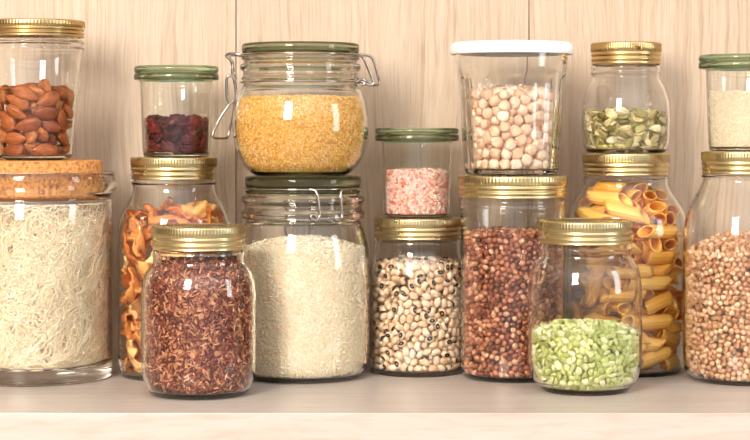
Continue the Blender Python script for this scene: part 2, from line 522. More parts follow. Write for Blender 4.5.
def pack(inner, floor, top, r, L=0.0, K=1, phi=0.62, shell=None, iters=70, seed=1, flatz=1.0, rmin=0.9, lim_scale=1.0, vol=None, count=None, level=1.0):
    """Fill a jar with balls or rods (a chain of K balls). top(x, y) is the height of the heap. Returns centres, axes."""
    rg = np.random.default_rng(seed)
    zz = np.linspace(floor, max(p[1] for p in inner), 300)
    lim = wall_limit(inner, r, zz) * lim_scale
    lim0 = wall_limit(inner, 0.6, zz) * lim_scale
    Rm = lim0.max()
    tmax = max(top(x, y) for x in np.linspace(-Rm, Rm, 9) for y in np.linspace(-Rm, Rm, 9))
    topv = np.vectorize(top)
    M_ = 60000
    p = np.stack([rg.uniform(-Rm, Rm, M_), rg.uniform(-Rm, Rm, M_), rg.uniform(floor, tmax, M_)], 1)
    rho = np.hypot(p[:, 0], p[:, 1])
    l0 = np.interp(p[:, 2], zz, lim0); tp = topv(p[:, 0], p[:, 1])
    ok = (rho < l0) & (p[:, 2] < tp)
    if shell: ok &= (rho > l0 - shell) | (p[:, 2] > tp - shell)
    V = ok.mean() * 4 * Rm * Rm * (tmax - floor)
    v1 = vol if vol else (4 / 3 * PI * r**3 + PI * r * r * max(0, L - 2 * r) * 0.95)
    n = count if count else int(phi * V / v1)
    idx = np.flatnonzero(ok)
    c = p[rg.choice(idx, n, replace=len(idx) < n)].copy()
    a = rg.normal(size=(n, 3)); a[:, 2] *= flatz; a /= np.linalg.norm(a, axis=1)[:, None]
    ts = np.linspace(-(L / 2 - r), (L / 2 - r), K) if K > 1 else np.zeros(1)
    tt = (ts**2).sum() if K > 1 else 1
    owner = np.repeat(np.arange(n), K)
    for it in range(iters):
        rr = r * min(1.0, 0.55 + 0.5 * it / (iters * 0.6))
        B = (c[:, None, :] + a[:, None, :] * ts[None, :, None]).reshape(-1, 3)
        D = np.zeros_like(B)
        I, J = find_pairs(B, 2 * rr)
        k = owner[I] != owner[J]; I, J = I[k], J[k]
        d = B[I] - B[J]; dist = np.linalg.norm(d, axis=1) + 1e-9
        k = dist < 2 * rr
        I, J, d, dist = I[k], J[k], d[k], dist[k]
        push = d / dist[:, None] * ((2 * rr - dist) * 0.5)[:, None] * 0.6
        for ax in range(3):
            D[:, ax] += np.bincount(I, push[:, ax], len(B)) - np.bincount(J, push[:, ax], len(B))
        # container
        Q = B + D
        rho = np.hypot(Q[:, 0], Q[:, 1]) + 1e-9
        l = np.interp(Q[:, 2], zz, lim)
        if shell:
            tp = topv(Q[:, 0], Q[:, 1])
            inn = (rho < l - shell + r) & (Q[:, 2] < tp - shell)
            du = (tp - shell) - Q[:, 2]; dr = (l - shell + r) - rho
            gor = inn & (dr < du)
            f = np.where(gor, (rho + 0.3 * dr) / rho, 1.0)
            Q[:, 0] *= f; Q[:, 1] *= f
            Q[:, 2] += np.where(inn & ~gor, 0.3 * du, 0)
            rho = np.hypot(Q[:, 0], Q[:, 1]) + 1e-9
        Q[:, 2] = np.maximum(Q[:, 2], floor + r)
        tp = topv(Q[:, 0], Q[:, 1]) - r
        Q[:, 2] = np.where(Q[:, 2] > tp, Q[:, 2] * 0.6 + tp * 0.4, Q[:, 2])
        Q[:, 2] = np.maximum(Q[:, 2], floor + r)
        l = np.interp(Q[:, 2], zz, lim)
        f = np.where(rho > l, l / rho, 1.0)
        Q[:, 0] *= f; Q[:, 1] *= f
        D = (Q - B).reshape(n, K, 3)
        c += D.mean(1)
        if K > 1:
            a += (D * ts[None, :, None]).sum(1) / tt
            a[:, 2] *= level
            a /= np.linalg.norm(a, axis=1)[:, None]
    return c, a


def frames(c, a, mode, rg, jit=0.5):
    """Rotation matrices (columns x, y, z) of pieces: x along a; z towards the glass for flat pieces."""
    n = len(c)
    x = a / np.linalg.norm(a, axis=1)[:, None]
    rad = c.copy(); rad[:, 2] = 0
    rad /= (np.linalg.norm(rad, axis=1)[:, None] + 1e-9)
    z = rg.normal(size=(n, 3))
    if mode == 'radial': z = rad + z * jit
    elif mode == 'up': z = np.array([0, 0, 1.0]) + z * jit
    z -= x * (z * x).sum(1)[:, None]
    z /= np.linalg.norm(z, axis=1)[:, None]
    y = np.cross(z, x)
    return np.stack([x, y, z], 2)


# ------------------------------------------------------------------ food shapes (mm)
def shape_almond(seed):
    V, F = ico(4)
    r = np.random.default_rng(seed)
    x = V[:, 0]
    wid = (1 - 0.30 * x - 0.12 * x * x)
    ang = np.arctan2(V[:, 2], V[:, 1])
    gro = 1 + 0.04 * np.sin(ang * 17 + 3 * x + r.uniform(0, 6)) * (1 - x * x) + 0.015 * np.sin(ang * 9 - 4 * x)
    W = np.stack([x * 12.6 + np.where(x > 0, x**4 * 1.3, 0), V[:, 1] * 7.4 * wid * gro, V[:, 2] * 4.4 * (1 - 0.15 * x) * gro], 1)
    W *= lump(V, seed, 0.05, 2.0)[:, None]
    return W, F


def shape_cranberry(seed):
    V, F = ico(4)
    r = np.random.default_rng(seed + 50)
    W = V * lump(V, seed + 9, 0.34, 4.2)[:, None] * lump(V, seed + 19, 0.2, 9.0)[:, None]
    W = W * np.array([9.0, 7.0, 5.0]) * r.uniform(0.9, 1.1)
    W[:, 2] += 1.5 * np.sin(W[:, 0] * 0.25 + r.uniform(0, 6))
    return W, F


def shape_chickpea(seed):
    V, F = ico(3)
    W = V * lump(V, seed + 3, 0.16, 2.8)[:, None] * lump(V, seed + 13, 0.07, 6.0)[:, None]
    beak = np.exp(-((V[:, 0] - 1) ** 2 + V[:, 1] ** 2 + V[:, 2] ** 2) / 0.12)
    W[:, 0] += 0.34 * beak
    groove = np.exp(-(V[:, 2] ** 2) / 0.012) * np.clip(V[:, 0], 0, 1)
    W *= (1 - 0.16 * groove)[:, None]
    return W * np.array([6.0, 5.9, 5.6]), F


def shape_blackeye(seed):
    V, F = ico(3)
    x, y, z = V.T
    W = np.stack([x * 5.2, y * 3.75 * (1 - 0.06 * x) - 0.7 * np.exp(-(x / 0.3) ** 2) * np.clip(y, 0, 1) + 0.35 * x * x, z * 3.5], 1)
    return W * lump(V, seed, 0.03, 2)[:, None], F


def shape_redbean(seed):
    V, F = ico(2)
    W = V * lump(V, seed + 2, 0.05, 2.4)[:, None]
    return W * np.array([3.45, 2.85, 2.6]), F


def shape_buckwheat(seed):
    V, F = ico(2)
    ang = np.arctan2(V[:, 1], V[:, 0]); s = 1 + 0.16 * np.cos(3 * ang) * (1 - V[:, 2] ** 2)
    W = V * s[:, None] * lump(V, seed + 8, 0.06, 2.5)[:, None]
    W[:, 0:2] *= (1 - 0.28 * V[:, 2])[:, None]
    return W * np.array([2.7, 2.7, 3.1]), F


def shape_pea(seed):
    """Half of a pea: a dome with a flat face."""
    V, F = ico(3)
    z = np.where(V[:, 2] > 0, V[:, 2] * 3.2, V[:, 2] * 0.9 + 0.0)
    k = np.where(V[:, 2] > 0, 1.0, 1.0)
    f = lump(V, seed + 4, 0.05, 2.2)
    return np.stack([V[:, 0] * 4.2 * f * k, V[:, 1] * 3.8 * f * k, z * f - 1.0], 1), F


def shape_pumpkin(seed):
    V, F = ico(3)
    x = V[:, 0]
    w = (1 - 0.32 * x)
    rr = np.hypot(V[:, 0], V[:, 1])
    rim = 1.5 * (1 - 0.45 * np.exp(-((rr - 0.86) / 0.07) ** 2))
    W = np.stack([x * 6.6, V[:, 1] * 3.9 * w, V[:, 2] * rim * 0.9], 1)
    r = np.random.default_rng(seed)
    W[:, 2] += r.uniform(-0.012, 0.012) * W[:, 0] ** 2 + 0.02 * np.sin(W[:, 0])
    return W, F


def shape_penne(seed):
    r = np.random.default_rng(seed)
    L, R, t, ns, nl = 48.0 + r.uniform(-3, 3), 6.8, 1.25, 56, 9
    bend = r.uniform(-0.0016, 0.0016)
    V = []
    def ring(u, rad, ridged):
        for i in range(ns):
            a = 2 * PI * i / ns
            q = rad * (1 + (0.045 * (1 if (i // 2) % 2 else -0.2) if ridged else 0))
            y, z = q * math.cos(a), q * math.sin(a)
            x = u * (L / 2 - 6.4) + y * 0.95 * (1 if True else 0)
            V.append((x, y, z + bend * x * x))
    us = np.linspace(-1, 1, nl)
    for u in us: ring(u, R, True)
    for u in us[::-1]: ring(u, R - t, False)
    F = []
    nr = 2 * nl
    for k in range(nr):
        A, B = k * ns, ((k + 1) % nr) * ns
        for i in range(ns):
            j = (i + 1) % ns
            F.append((A + i, A + j, B + j)); F.append((A + i, B + j, B + i))
    return np.array(V), np.array(F)


def shape_slice(seed):
    """A curled dried slice with a wavy rim and uneven thickness."""
    r = np.random.default_rng(seed + 200)
    nu, nv = 22, 14
    L, Wd, t = r.uniform(38, 50), r.uniform(20, 28), r.uniform(2.2, 3.6)
    curl = r.uniform(0.7, 1.9) * r.choice([-1, 1]); bow = r.uniform(0.3, 1.0) * r.choice([-1, 1]); tw = r.uniform(-0.7, 0.7)
    ph = r.uniform(0, 6, 6)
    top, bot = [], []
    for i in range(nu):
        u = -1 + 2 * i / (nu - 1)
        for j in range(nv):
            v = -1 + 2 * j / (nv - 1)
            # disc-like outline from a square grid
            uu = u * math.sqrt(1 - v * v / 2); vv = v * math.sqrt(1 - u * u / 2)
            ang = math.atan2(vv, uu); rad = math.hypot(uu, vv)
            edge = 1 + 0.13 * math.sin(3 * ang + ph[0]) + 0.09 * math.sin(5 * ang + ph[1]) + 0.05 * math.sin(9 * ang + ph[2])
            x = uu * edge * L / 2; y = vv * edge * Wd / 2
            a = y / (Wd / 2) * curl
            rc = Wd / 2 / abs(curl)
            yy = rc * math.sin(abs(a)) * (1 if a * curl >= 0 else -1) * (1 if y * a >= 0 else -1)
            yy = math.copysign(rc * math.sin(min(abs(a), 1.55)), y)
            zz = math.copysign(1, curl) * rc * (1 - math.cos(a)) + bow * x * x / L + 1.6 * math.sin(x * 0.22 + ph[3]) * rad * rad + 1.5 * math.sin(y * 0.6 + x * 0.35 + ph[4]) * rad + 0.8 * math.sin(7 * ang + ph[5]) * rad ** 3
            c, s = math.cos(tw * x / L), math.sin(tw * x / L)
            yy, zz = yy * c - zz * s, yy * s + zz * c
            th = t * (1 - 0.35 * rad**4) * (1 + 0.25 * math.sin(x * 0.5 + ph[5]) * math.cos(y * 0.6)) + (0.9 if rad > 0.86 else 0)
            top.append((x, yy, zz + th / 2)); bot.append((x, yy, zz - th / 2))
    n = nu * nv
    V = np.array(top + bot)
    F = []
    def q(a, b, c, d): F.append((a, b, c)); F.append((a, c, d))
    for i in range(nu - 1):
        for j in range(nv - 1):
            a = i * nv + j; b = a + nv; c = b + 1; d = a + 1
            q(a, b, c, d); q(n + d, n + c, n + b, n + a)
    for i in range(nu - 1):
        a, b = i * nv, (i + 1) * nv; q(a, n + a, n + b, b)
        a, b = i * nv + nv - 1, (i + 1) * nv + nv - 1; q(b, n + b, n + a, a)
    for j in range(nv - 1):
        a, b = j, j + 1; q(b, n + b, n + a, a)
        a, b = (nu - 1) * nv + j, (nu - 1) * nv + j + 1; q(a, n + a, n + b, b)
    V -= V.mean(0)
    return V, np.array(F)


def shape_stalk(seed):
    """A dried stalk: a crooked tapering stick with a swollen foot."""
    V, F = ico(3)
    x = V[:, 0]
    W = np.stack([x * 17, V[:, 1] * (3.4 - 1.4 * x), V[:, 2] * (2.8 - 1.2 * x)], 1)
    W[:, 1] += 2.5 * np.sin(x * 2.2); W[:, 2] += 1.2 * np.sin(x * 3.1)
    return W * lump(V, seed, 0.12, 3)[:, None], F


def bulk(name, base, P, R, sc, material, core=None, inner=None, floor=0.0, squeeze=1.0):
    """Many grains as one mesh. base (V, F), P (n,3), R (n,3,3), sc (n,) in mm."""
    V0, F0 = base
    W = np.einsum('nij,vj->nvi', R, V0) * sc[:, None, None] + P[:, None, :]
    n, m = W.shape[:2]
    F = (F0[None] + (np.arange(n) * m)[:, None, None]).reshape(-1, 3)
    V = W.reshape(-1, 3)
    if inner is not None:   # pieces press flat against the glass instead of entering it
        zz = np.linspace(floor, max(p[1] for p in inner), 400)
        V[:, 2] = np.maximum(V[:, 2], floor + 0.15)
        l = np.interp(V[:, 2], zz, wall_limit(inner, 0.35, zz)) * squeeze
        rho = np.hypot(V[:, 0], V[:, 1]) + 1e-9
        f = np.minimum(1.0, l / rho); V[:, 0] *= f; V[:, 1] *= f
    if core is not None:
        F = np.concatenate([F, core[1] + len(V)]); V = np.concatenate([V, core[0]])
    me = mesh_tris(name, V * S, F)
    return link_obj(name, me, material)


def core_mesh(inner, floor, top, gap, segs=48):
    """The inside of a heap: a solid a little smaller than the jar, topped by the heap's surface."""
    zz = np.linspace(floor + gap * 0.6, max(p[1] for p in inner), 60)
    lim = wall_limit(inner, gap, zz)
    tc = top(0, 0) - gap
    V, F, rings = [], [], []
    zs = [z for z in zz]
    V.append((0, 0, zs[0])); rings.append([0])
    for z, l in zip(zs, lim):
        if l < 1: continue
        ring = []
        for i in range(segs):
            a = 2 * PI * i / segs
            x, y = l * math.cos(a), l * math.sin(a)
            ring.append(len(V)); V.append((x, y, min(z, top(x, y) - gap)))
        rings.append(ring)
        if z > tc + 20: break
    l = math.hypot(V[rings[-1][0]][0], V[rings[-1][0]][1])
    for f in (0.66, 0.33):
        ring = []
        for i in range(segs):
            a = 2 * PI * i / segs
            x, y = l * f * math.cos(a), l * f * math.sin(a)
            ring.append(len(V)); V.append((x, y, top(x, y) - gap))
        rings.append(ring)
    V.append((0, 0, tc)); rings.append([len(V) - 1])
    for A, B in zip(rings[:-1], rings[1:]):
        for i in range(segs):
            j = (i + 1) % segs
            if len(A) == 1: F.append((A[0], B[j], B[i]))
            elif len(B) == 1: F.append((A[i], A[j], B[0]))
            else: F.append((A[i], A[j], B[j])); F.append((A[i], B[j], B[i]))
    return np.array(V), np.array(F)


def grain_fill(name, inner, floor, top, size, cover, material, base, seed, depth=3.0, tang=0.6, back=0.45):
    """Grains too many to count: laid at random just inside the glass and over the top of the heap."""
    rg = np.random.default_rng(seed)
    zz = np.linspace(floor, max(p[1] for p in inner), 300)
    half = size[0]
    lim = wall_limit(inner, max(0.9, size[1] * 1.1), zz)
    Rm = lim.max()
    tm = max(top(x, 0) for x in np.linspace(-Rm, Rm, 9))
    area = 2 * PI * Rm * (tm - floor)
    n = int(area / (PI * size[0] * size[1]) * cover)
    z = rg.uniform(floor + size[1], tm, n); th = rg.uniform(0, 2 * PI, n)
    l = np.interp(z, zz, lim)
    rho = l - rg.uniform(0, 1, n) ** 1.3 * depth
    P1 = np.stack([rho * np.cos(th), rho * np.sin(th), z], 1)
    k = np.array([p[2] < top(p[0], p[1]) for p in P1]) & (P1[:, 1] < Rm * back) & (rho > 1)
    P1 = P1[k]
    nt_ = int(PI * Rm * Rm / (PI * size[0] * size[1]) * cover * 0.8)
    q = rg.uniform(-Rm, Rm, (nt_, 2))
    tz = np.array([top(a, b) for a, b in q])
    l = np.interp(tz, zz, lim)
    k = np.hypot(q[:, 0], q[:, 1]) < l
    P2 = np.stack([q[k, 0], q[k, 1], tz[k] - rg.uniform(0, depth * 0.8, k.sum())], 1)
    # floor layer
    nf = int(PI * Rm * Rm / (PI * size[0] * size[1]) * cover * 0.35)
    q = rg.uniform(-Rm, Rm, (nf, 2))
    zf = floor + size[1] * 1.1 + rg.uniform(0, 1.2, nf)
    l = np.interp(zf, zz, lim)
    k = np.hypot(q[:, 0], q[:, 1]) < l
    P3 = np.stack([q[k, 0], q[k, 1], zf[k]], 1)
    P = np.concatenate([P1, P2, P3])
    n = len(P)
    a = rg.normal(size=(n, 3))
    rad = P.copy(); rad[:, 2] = 0; rad /= (np.linalg.norm(rad, axis=1)[:, None] + 1e-6)
    # long axis mostly along the glass / along the heap's surface
    n1 = len(P1)
    a[:n1] -= rad[:n1] * ((a[:n1] * rad[:n1]).sum(1) * tang)[:, None]
    a[n1:, 2] *= (1 - tang)
    R = frames(P, a, 'any', rg)
    sc = rg.uniform(0.8, 1.12, n)
    # keep grain tips inside the glass
    tip = np.abs((R[:, :, 0] * rad).sum(1)) * size[0]
    rho = np.hypot(P[:, 0], P[:, 1]); l = np.interp(P[:, 2], zz, lim) + size[1] - 0.3
    over = np.clip(rho + tip - l, 0, None)
    P[:, 0] -= rad[:, 0] * over; P[:, 1] -= rad[:, 1] * over
    tipz = np.abs(R[:, 2, 0]) * size[0]
    P[:, 2] = np.maximum(P[:, 2], floor + 0.3 + np.maximum(tipz, size[1]))
    core = core_mesh(inner, floor, top, depth * 0.85 + 0.8)
    return bulk(name, base, P, R, sc, material, core, inner, floor)


# ------------------------------------------------------------------ jars
KN = {}


def mason_lid(e, rl, h, z0, material, knurl=True, mark=False):
    """Gold screw band (knurled top edge, two rolled threads) and the flat disc it holds; z0 is the band's lower edge."""
    n = 96
    segs = n * 3
    def mod(a, r, z):
        zr = (z - z0) / h
        if knurl and 0.56 < zr < 0.93 and r > rl * 0.96:
            return r - 0.6 * (1 if (int(round(a / (2 * PI) * segs)) % 3) == 0 else 0)
        return r
    o = [(0.955, 0.0), (0.985, 0.015), (0.99, 0.04), (0.965, 0.09), (0.965, 0.12), (0.985, 0.17), (0.995, 0.22), (0.985, 0.27),
         (0.962, 0.32), (0.962, 0.35), (0.985, 0.40), (0.998, 0.45), (0.99, 0.50), (0.975, 0.54), (0.985, 0.57), (1.0, 0.60), (1.0, 0.75), (1.0, 0.90),
         (0.995, 0.95), (0.98, 0.99), (0.96, 1.0), (0.90, 1.0), (0.89, 0.985)]
    i = [(0.885, 0.94), (0.94, 0.93), (0.945, 0.5), (0.94, 0.02)]
    prof = [(a * rl, z0 + b * h) for a, b in o + i]
    b = lathe('screw_band', prof, material, e, segs=segs, mod=mod, closed=True)
    zt = z0 + 0.982 * h
    d = lathe('lid_disc', [(0, zt - 1.2), (rl * 0.88, zt - 1.2), (rl * 0.885, zt - 0.6), (rl * 0.88, zt - 0.1), (rl * 0.8, zt - 0.1),
                       (rl * 0.78, zt - 0.6), (rl * 0.5, zt - 0.6), (0, zt - 0.6)], material, e, segs=72)
    if mark:
        # the small stamped sign on the front of the band, raised a little
        V, F = [], []
        strokes = [((-2.6, 1.2), (-1.0, 2.2)), ((-1.0, 2.2), (-0.6, -2.0)), ((0.8, 2.4), (1.0, -2.2)), ((-0.2, -0.4), (2.4, 0.2)), ((2.3, 1.8), (2.6, -1.6))]
        zc = z0 + 0.70 * h
        for (x0, y0), (x1, y1) in strokes:
            L = math.hypot(x1 - x0, y1 - y0); nx, ny = -(y1 - y0) / L * 0.35, (x1 - x0) / L * 0.35
            q = [(x0 + nx, y0 + ny), (x0 - nx, y0 - ny), (x1 - nx, y1 - ny), (x1 + nx, y1 + ny)]
            b0 = len(V)
            for dep in (-0.6, 0.75):
                for (qx, qy) in q:
                    an = -PI / 2 + (qx + 7) / rl
                    rr = rl + dep
                    V.append((rr * math.cos(an) * S, rr * math.sin(an) * S, (zc + qy) * S))
            F += [(b0 + 4, b0 + 5, b0 + 6, b0 + 7)] + [(b0 + k, b0 + (k + 1) % 4, b0 + 4 + (k + 1) % 4, b0 + 4 + k) for k in range(4)]
        link_obj('stamped_mark', mesh_raw('stamped_mark', V, F), M['brassmark'], e, smooth=False)
    return b


class Jar:
    pass


def outline(pts, D, z0):
    """(half width px, row px) from the foot up -> (r, z) above the jar's own foot."""
    k = D / FPX
    return [(w * k, Z(y, D) - z0) for w, y in pts]


def body(e, outer, t, base, material, segs=96, mod=None, punt=1.2, inner=None):
    o = spline(outer, 7)
    inn = inner if inner else inset(o, t, base)
    # a shallow hollow under the foot
    r0 = o[0][0]
    foot = [(0.0, punt), (r0 * 0.72, punt), (r0 * 0.86, 0.25)]
    o2 = foot + o
    rt, zt = o[-1]
    rim = [(rt - 0.35 * t, zt + 0.35)]
    prof = o2 + rim + inn[::-1]
    ob = lathe('glass_body', prof, material, e, segs=segs, mod=mod)
    return ob, inn


def mason(name, c, D, pts, lid, label, z0=0.0, t=2.3, base=5.0, lidmat='brass', mark=False, glassmat='jar', emboss=None, group=None):
    """pts: silhouette half widths from the foot to just under the band; lid: (half width, top row, lower row)."""
    e = empty(name, (X(c, D), D, z0))
    tag(e, label, 'jar', group)
    k = D / FPX
    rl, yt, yb = lid
    R = rl * k
    zb = Z(yb, D) - z0; zt = Z(yt, D) - z0
    o = outline(pts, D, z0)
    o[0] = (o[0][0], 0.0)
    o += [(R * 0.925, zb + 0.5), (R * 0.915, zb + 4), (R * 0.915, zt - 3.2)]
    ob, inn = body(e, o, t, base, M[glassmat])
    mason_lid(e, R, zt - zb, zb, M[lidmat], mark=mark)
    j = Jar(); j.e = e; j.inner = inn; j.base = base; j.D = D; j.x = X(c, D); j.z0 = z0; j.top = zt + z0; j.k = k
    return j


def weck(name, c, D, z0, rows, rb, rt, rl, label):
    """Tapered green-tinted glass with a flat glass lid; rows: (lid top, lid bottom, ring bottom)."""
    e = empty(name, (X(c, D), D, z0)); tag(e, label, 'jar')
    k = D / FPX
    zt, zl, zr = (Z(y, D) - z0 for y in rows)
    o = [(rb * k - 2.5, 0), (rb * k - 0.6, 0.8), (rb * k, 3.2), (rb * k + 0.9, 8), (rt * k - 0.3, zr - 4), (rt * k, zr - 0.8)]
    o2 = spline(o, 7)
    inn = inset(o2, 2.2, 3.2)
    inn = [p for p in inn if p[1] < zr - 1]
    rim = [(rl * k - 2.2, zr), (rl * k - 0.7, zr + 0.8), (rl * k - 0.2, (zr + zl) / 2), (rl * k - 0.9, zl - 1.2), (rl * k - 3.0, zl - 0.5)]
    ir = rt * k - 2.3
    prof = [(0, 1.0), (rb * k * 0.7, 1.0), (rb * k * 0.85, 0.2)] + o2 + rim + [(ir, zl - 0.6), (ir, zr)] + inn[::-1]
    b = lathe('glass_body', prof, M['wglass'], e)
    # the ring that closes the rim, and the lid
    lathe('rim_ring', [(rl * k - 0.6, zr + 0.2), (rl * k + 0.05, zr + 1.2), (rl * k + 0.15, (zr + zl) / 2), (rl * k - 0.1, zl - 1.4), (rl * k - 0.8, zl - 0.6),
                       (rl * k - 1.6, zl - 1.2), (rl * k - 1.6, zr + 0.6)], M['greenrim'], e, closed=True)
    h = zt - zl
    lathe('glass_lid', [(0, zl - 2.5), (ir - 1.5, zl - 2.5), (ir - 1.0, zl - 0.1), (rl * k - 1.2, zl), (rl * k - 0.2, zl + 0.25 * h), (rl * k, zl + 0.55 * h), (rl * k - 0.5, zl + 0.85 * h),
                        (rl * k - 2.5, zt), (rl * k * 0.86, zt - 0.1), (rl * k * 0.82, zt - 1.0), (0, zt - 1.0)], M['greenrim'], e)
    j = Jar(); j.e = e; j.inner = inn; j.base = 3.2; j.D = D; j.x = X(c, D); j.z0 = z0; j.top = zt + z0; j.k = k
    return j


M['wglass'] = glass('faintly_green_glass', (0.985, 0.99, 0.98))
M['greenrim'] = glass('green_rim_glass', (0.81, 0.87, 0.78), rough=0.04)

ALL = []   # heaps of countable food, filled in below
OCC = []   # opaque lids and heaps that hide things (x0, x1, y0, y1, depth)


def z_of(top_row, D): return Z(top_row, D)


# -- noodle jar under the almond jar
DB = 1845.0
eB = empty('cork_lidded_jar', (X(35, DB), DB, 0))
tag(eB, 'wide straight glass jar with cork lid, full of glass noodles', 'jar')
zB = lambda y: Z(y, DB)
kB = DB / FPX
oB = spline([(74 * kB, 0), (76.3 * kB, 1.2), (76.8 * kB, 5), (77 * kB, 30), (77 * kB, zB(215)), (76.6 * kB, zB(203)), (75 * kB, zB(197)), (76.5 * kB, zB(193.5)),
             (80.5 * kB, zB(190)), (82 * kB, zB(183)), (82 * kB, zB(177)), (80.5 * kB, zB(172.5)), (77 * kB, zB(171))], 7)
inB = [(0, 14.0), (60, 14.0), (70, 14.6), (73.2, 18)] + [(73.6 * kB, z) for z in np.linspace(22, zB(204), 8)] + [(72 * kB, zB(199)), (69.0 * kB, zB(195)), (68.8 * kB, zB(185)), (69.0 * kB, zB(174)), (71 * kB, zB(171.4))]
lathe('glass_body', [(0, 2.0), (62, 2.0), (68, 0.3)] + oB + inB[::-1], M['jar'], eB)
zc0, zc1 = zB(194), zB(160)
lathe('cork_lid', [(0, zc0), (64.5 * kB, zc0), (66.5 * kB, zc0 + 1.5), (68.0 * kB, zB(175)), (68.0 * kB, zB(171)), (67.2 * kB, zB(169.5)), (67.2 * kB, zB(162)), (66.2 * kB, zB(160.4)), (64.5 * kB, zc1), (0, zc1)],
      M['cork'], eB)
noodle_jar_top = zc1

# -- almond jar on the cork lid
DA = 1845.0
jA = mason('mason_jar', 34, DA, [(33, 159), (36.5, 158), (38, 155), (38.6, 150), (41, 125), (44.5, 90), (47.5, 56), (48.5, 52), (50, 49), (48, 46), (49.8, 43), (48.2, 40.8)],
           (50.5, 21, 37.5), 'tapered glass jar of almonds with gold lid, standing on the cork lid', z0=noodle_jar_top, lidmat='brassdark')

# -- mushroom jar, cranberry jar on it
DD = 1858.0
jD = mason('mason_jar', 174, DD, [(41, 378), (48, 377), (53, 372), (55.5, 362), (56, 350), (56.5, 290), (56, 232), (54, 218), (50, 208), (45, 199), (41.5, 191), (41, 186), (42.3, 183.5), (41.3, 181)],
           (43.3, 157, 179), 'tall gold lidded jar of dried orange slices beneath the cranberry jar', t=2.4)
jC = weck('lidded_glass_tumbler', 176.5, DD, jD.top, (66.2, 73.2, 80.3), 33, 36.6, 42.2, 'green rimmed glass tumbler of dried dark red cranberries')

# -- clip jars
def clip_body(name, c, D, z0, pts, label, glassmat='greyjar', t=3.2, base=6.0, collar=None):
    e = empty(name, (X(c, D), D, z0)); tag(e, label, 'jar')
    o = outline(pts, D, z0); o[0] = (o[0][0], 0.0)
    sm = spline(o, 7)
    inn = inset(sm, t, base)
    zc, rc = Z(collar[0], D) - z0, collar[1] * D / FPX
    inn = [(r if z < zc - 5 else min(r, rc + (r - rc) * max(0.0, (zc - z) / 5.0)), z) for r, z in inn]
    ob, inn = body(e, o, t, base, M[glassmat], inner=inn)
    j = Jar(); j.e = e; j.inner = inn; j.base = base; j.D = D; j.x = X(c, D); j.z0 = z0; j.k = D / FPX
    return j


DF = 1843.0
jF = clip_body('clip_top_jar', 303, DF, 0, [(50, 375), (57, 374), (62, 369), (65, 360), (66.5, 345), (67, 310), (66.5, 270), (65.5, 248), (63, 236), (60.5, 228), (58, 222), (57.5, 219.5), (61.2, 216.5), (61.6, 212), (59, 208.5),
                                           (59, 204), (61.2, 201), (61.2, 197), (57.5, 194.5), (57, 193)],
               'large clip-top jar of white rice beneath the bulgur jar', collar=(219, 50.5))
kF = DF / FPX
def clip_lid(j, rows, rl, gmat='smoke'):
    zt, zb = Z(rows[0], j.D) - j.z0, Z(rows[1], j.D) - j.z0
    r = rl * j.k
    h = zt - zb
    lathe('glass_lid', [(0, zb + 0.8), (r * 0.80, zb + 0.8), (r * 0.84, zb - 1.8), (r * 0.95, zb - 1.8), (r * 0.965, zb), (r * 0.985, zb + 0.08 * h), (r, zb + 0.3 * h), (r * 1.0, zb + 0.7 * h), (r * 0.99, zb + 0.9 * h),
                        (r * 0.96, zt), (r * 0.88, zt), (r * 0.86, zt - 1.6), (0, zt - 1.6)], M[gmat], j.e)
    j.top = zt + j.z0


clip_lid(jF, (176, 187.5), 58)
lathe('sealing_ring', [(r * kF, Z(y, DF)) for r, y in [(54, 189.8), (57.2, 190.2), (58.0, 191.4), (57.2, 192.4), (54, 192.8)]], M['smoke'], jF.e, closed=True)
# wires
def ring_pts(r, z, n=48, a0=0, a1=2 * PI):
    return [(r * math.cos(a0 + (a1 - a0) * i / n), r * math.sin(a0 + (a1 - a0) * i / n), z) for i in range(n if a1 - a0 > 6.2 else n + 1)]


def zl(j, y): return Z(y, j.D) - j.z0
tube('lid_wire', ring_pts(58.3, zl(jF, 187.8)), 0.9, M['steel'], jF.e, closed=True, smooth_n=1)
tube('neck_wire', ring_pts(60.6, zl(jF, 217)), 0.9, M['steel'], jF.e, closed=True, smooth_n=1)
def onring(j, r, px, y, c):
    s = (px - c) * j.k / r
    a = math.asin(max(-1, min(1, s)))
    return (r * math.sin(a), -r * math.cos(a), zl(j, y))
P_ = [onring(jF, 60.2, 311, 187.5, 303), onring(jF, 62.5, 317, 188.5, 303), onring(jF, 64, 319.5, 194, 303), onring(jF, 65, 321, 205, 303), onring(jF, 65, 321.5, 213, 303), onring(jF, 65.5, 318.5, 217, 303),
      onring(jF, 65.5, 314.5, 216, 303), onring(jF, 65.5, 313, 213.5, 303), onring(jF, 65, 315.5, 211.5, 303), onring(jF, 64, 319, 214, 303)]
tube('hinge_wire', P_, 1.30, M['steel'], jF.e)
P_ = [onring(jF, 59.6, 348, 188, 303), onring(jF, 62, 343, 188.5, 303), onring(jF, 63.6, 341.5, 194, 303), onring(jF, 64.6, 342.5, 205, 303), onring(jF, 64.6, 343, 214, 303), onring(jF, 65.4, 340, 217.5, 303),
      onring(jF, 65.4, 337, 215.5, 303), onring(jF, 65, 338.5, 212.5, 303)]
tube('hinge_wire', P_, 1.30, M['steel'], jF.e)
tube('hinge_wire', [onring(jF, 64.5, x_, 215.5 + 0.5 * math.sin((x_ - 320) / 4), 303) for x_ in np.linspace(319, 340, 8)], 1.20, M['steel'], jF.e)
# the closing lever hangs at the back of this jar
tube('clasp_lever', [(-20, 61.5, zl(jF, 189)), (-24, 64, zl(jF, 200)), (-22, 68, zl(jF, 217)), (-20, 74, zl(jF, 240)), (2, 74, zl(jF, 240)), (4, 68, zl(jF, 217)), (6, 64, zl(jF, 200)), (4, 61.5, zl(jF, 189))], 1.20, M['steel'], jF.e)

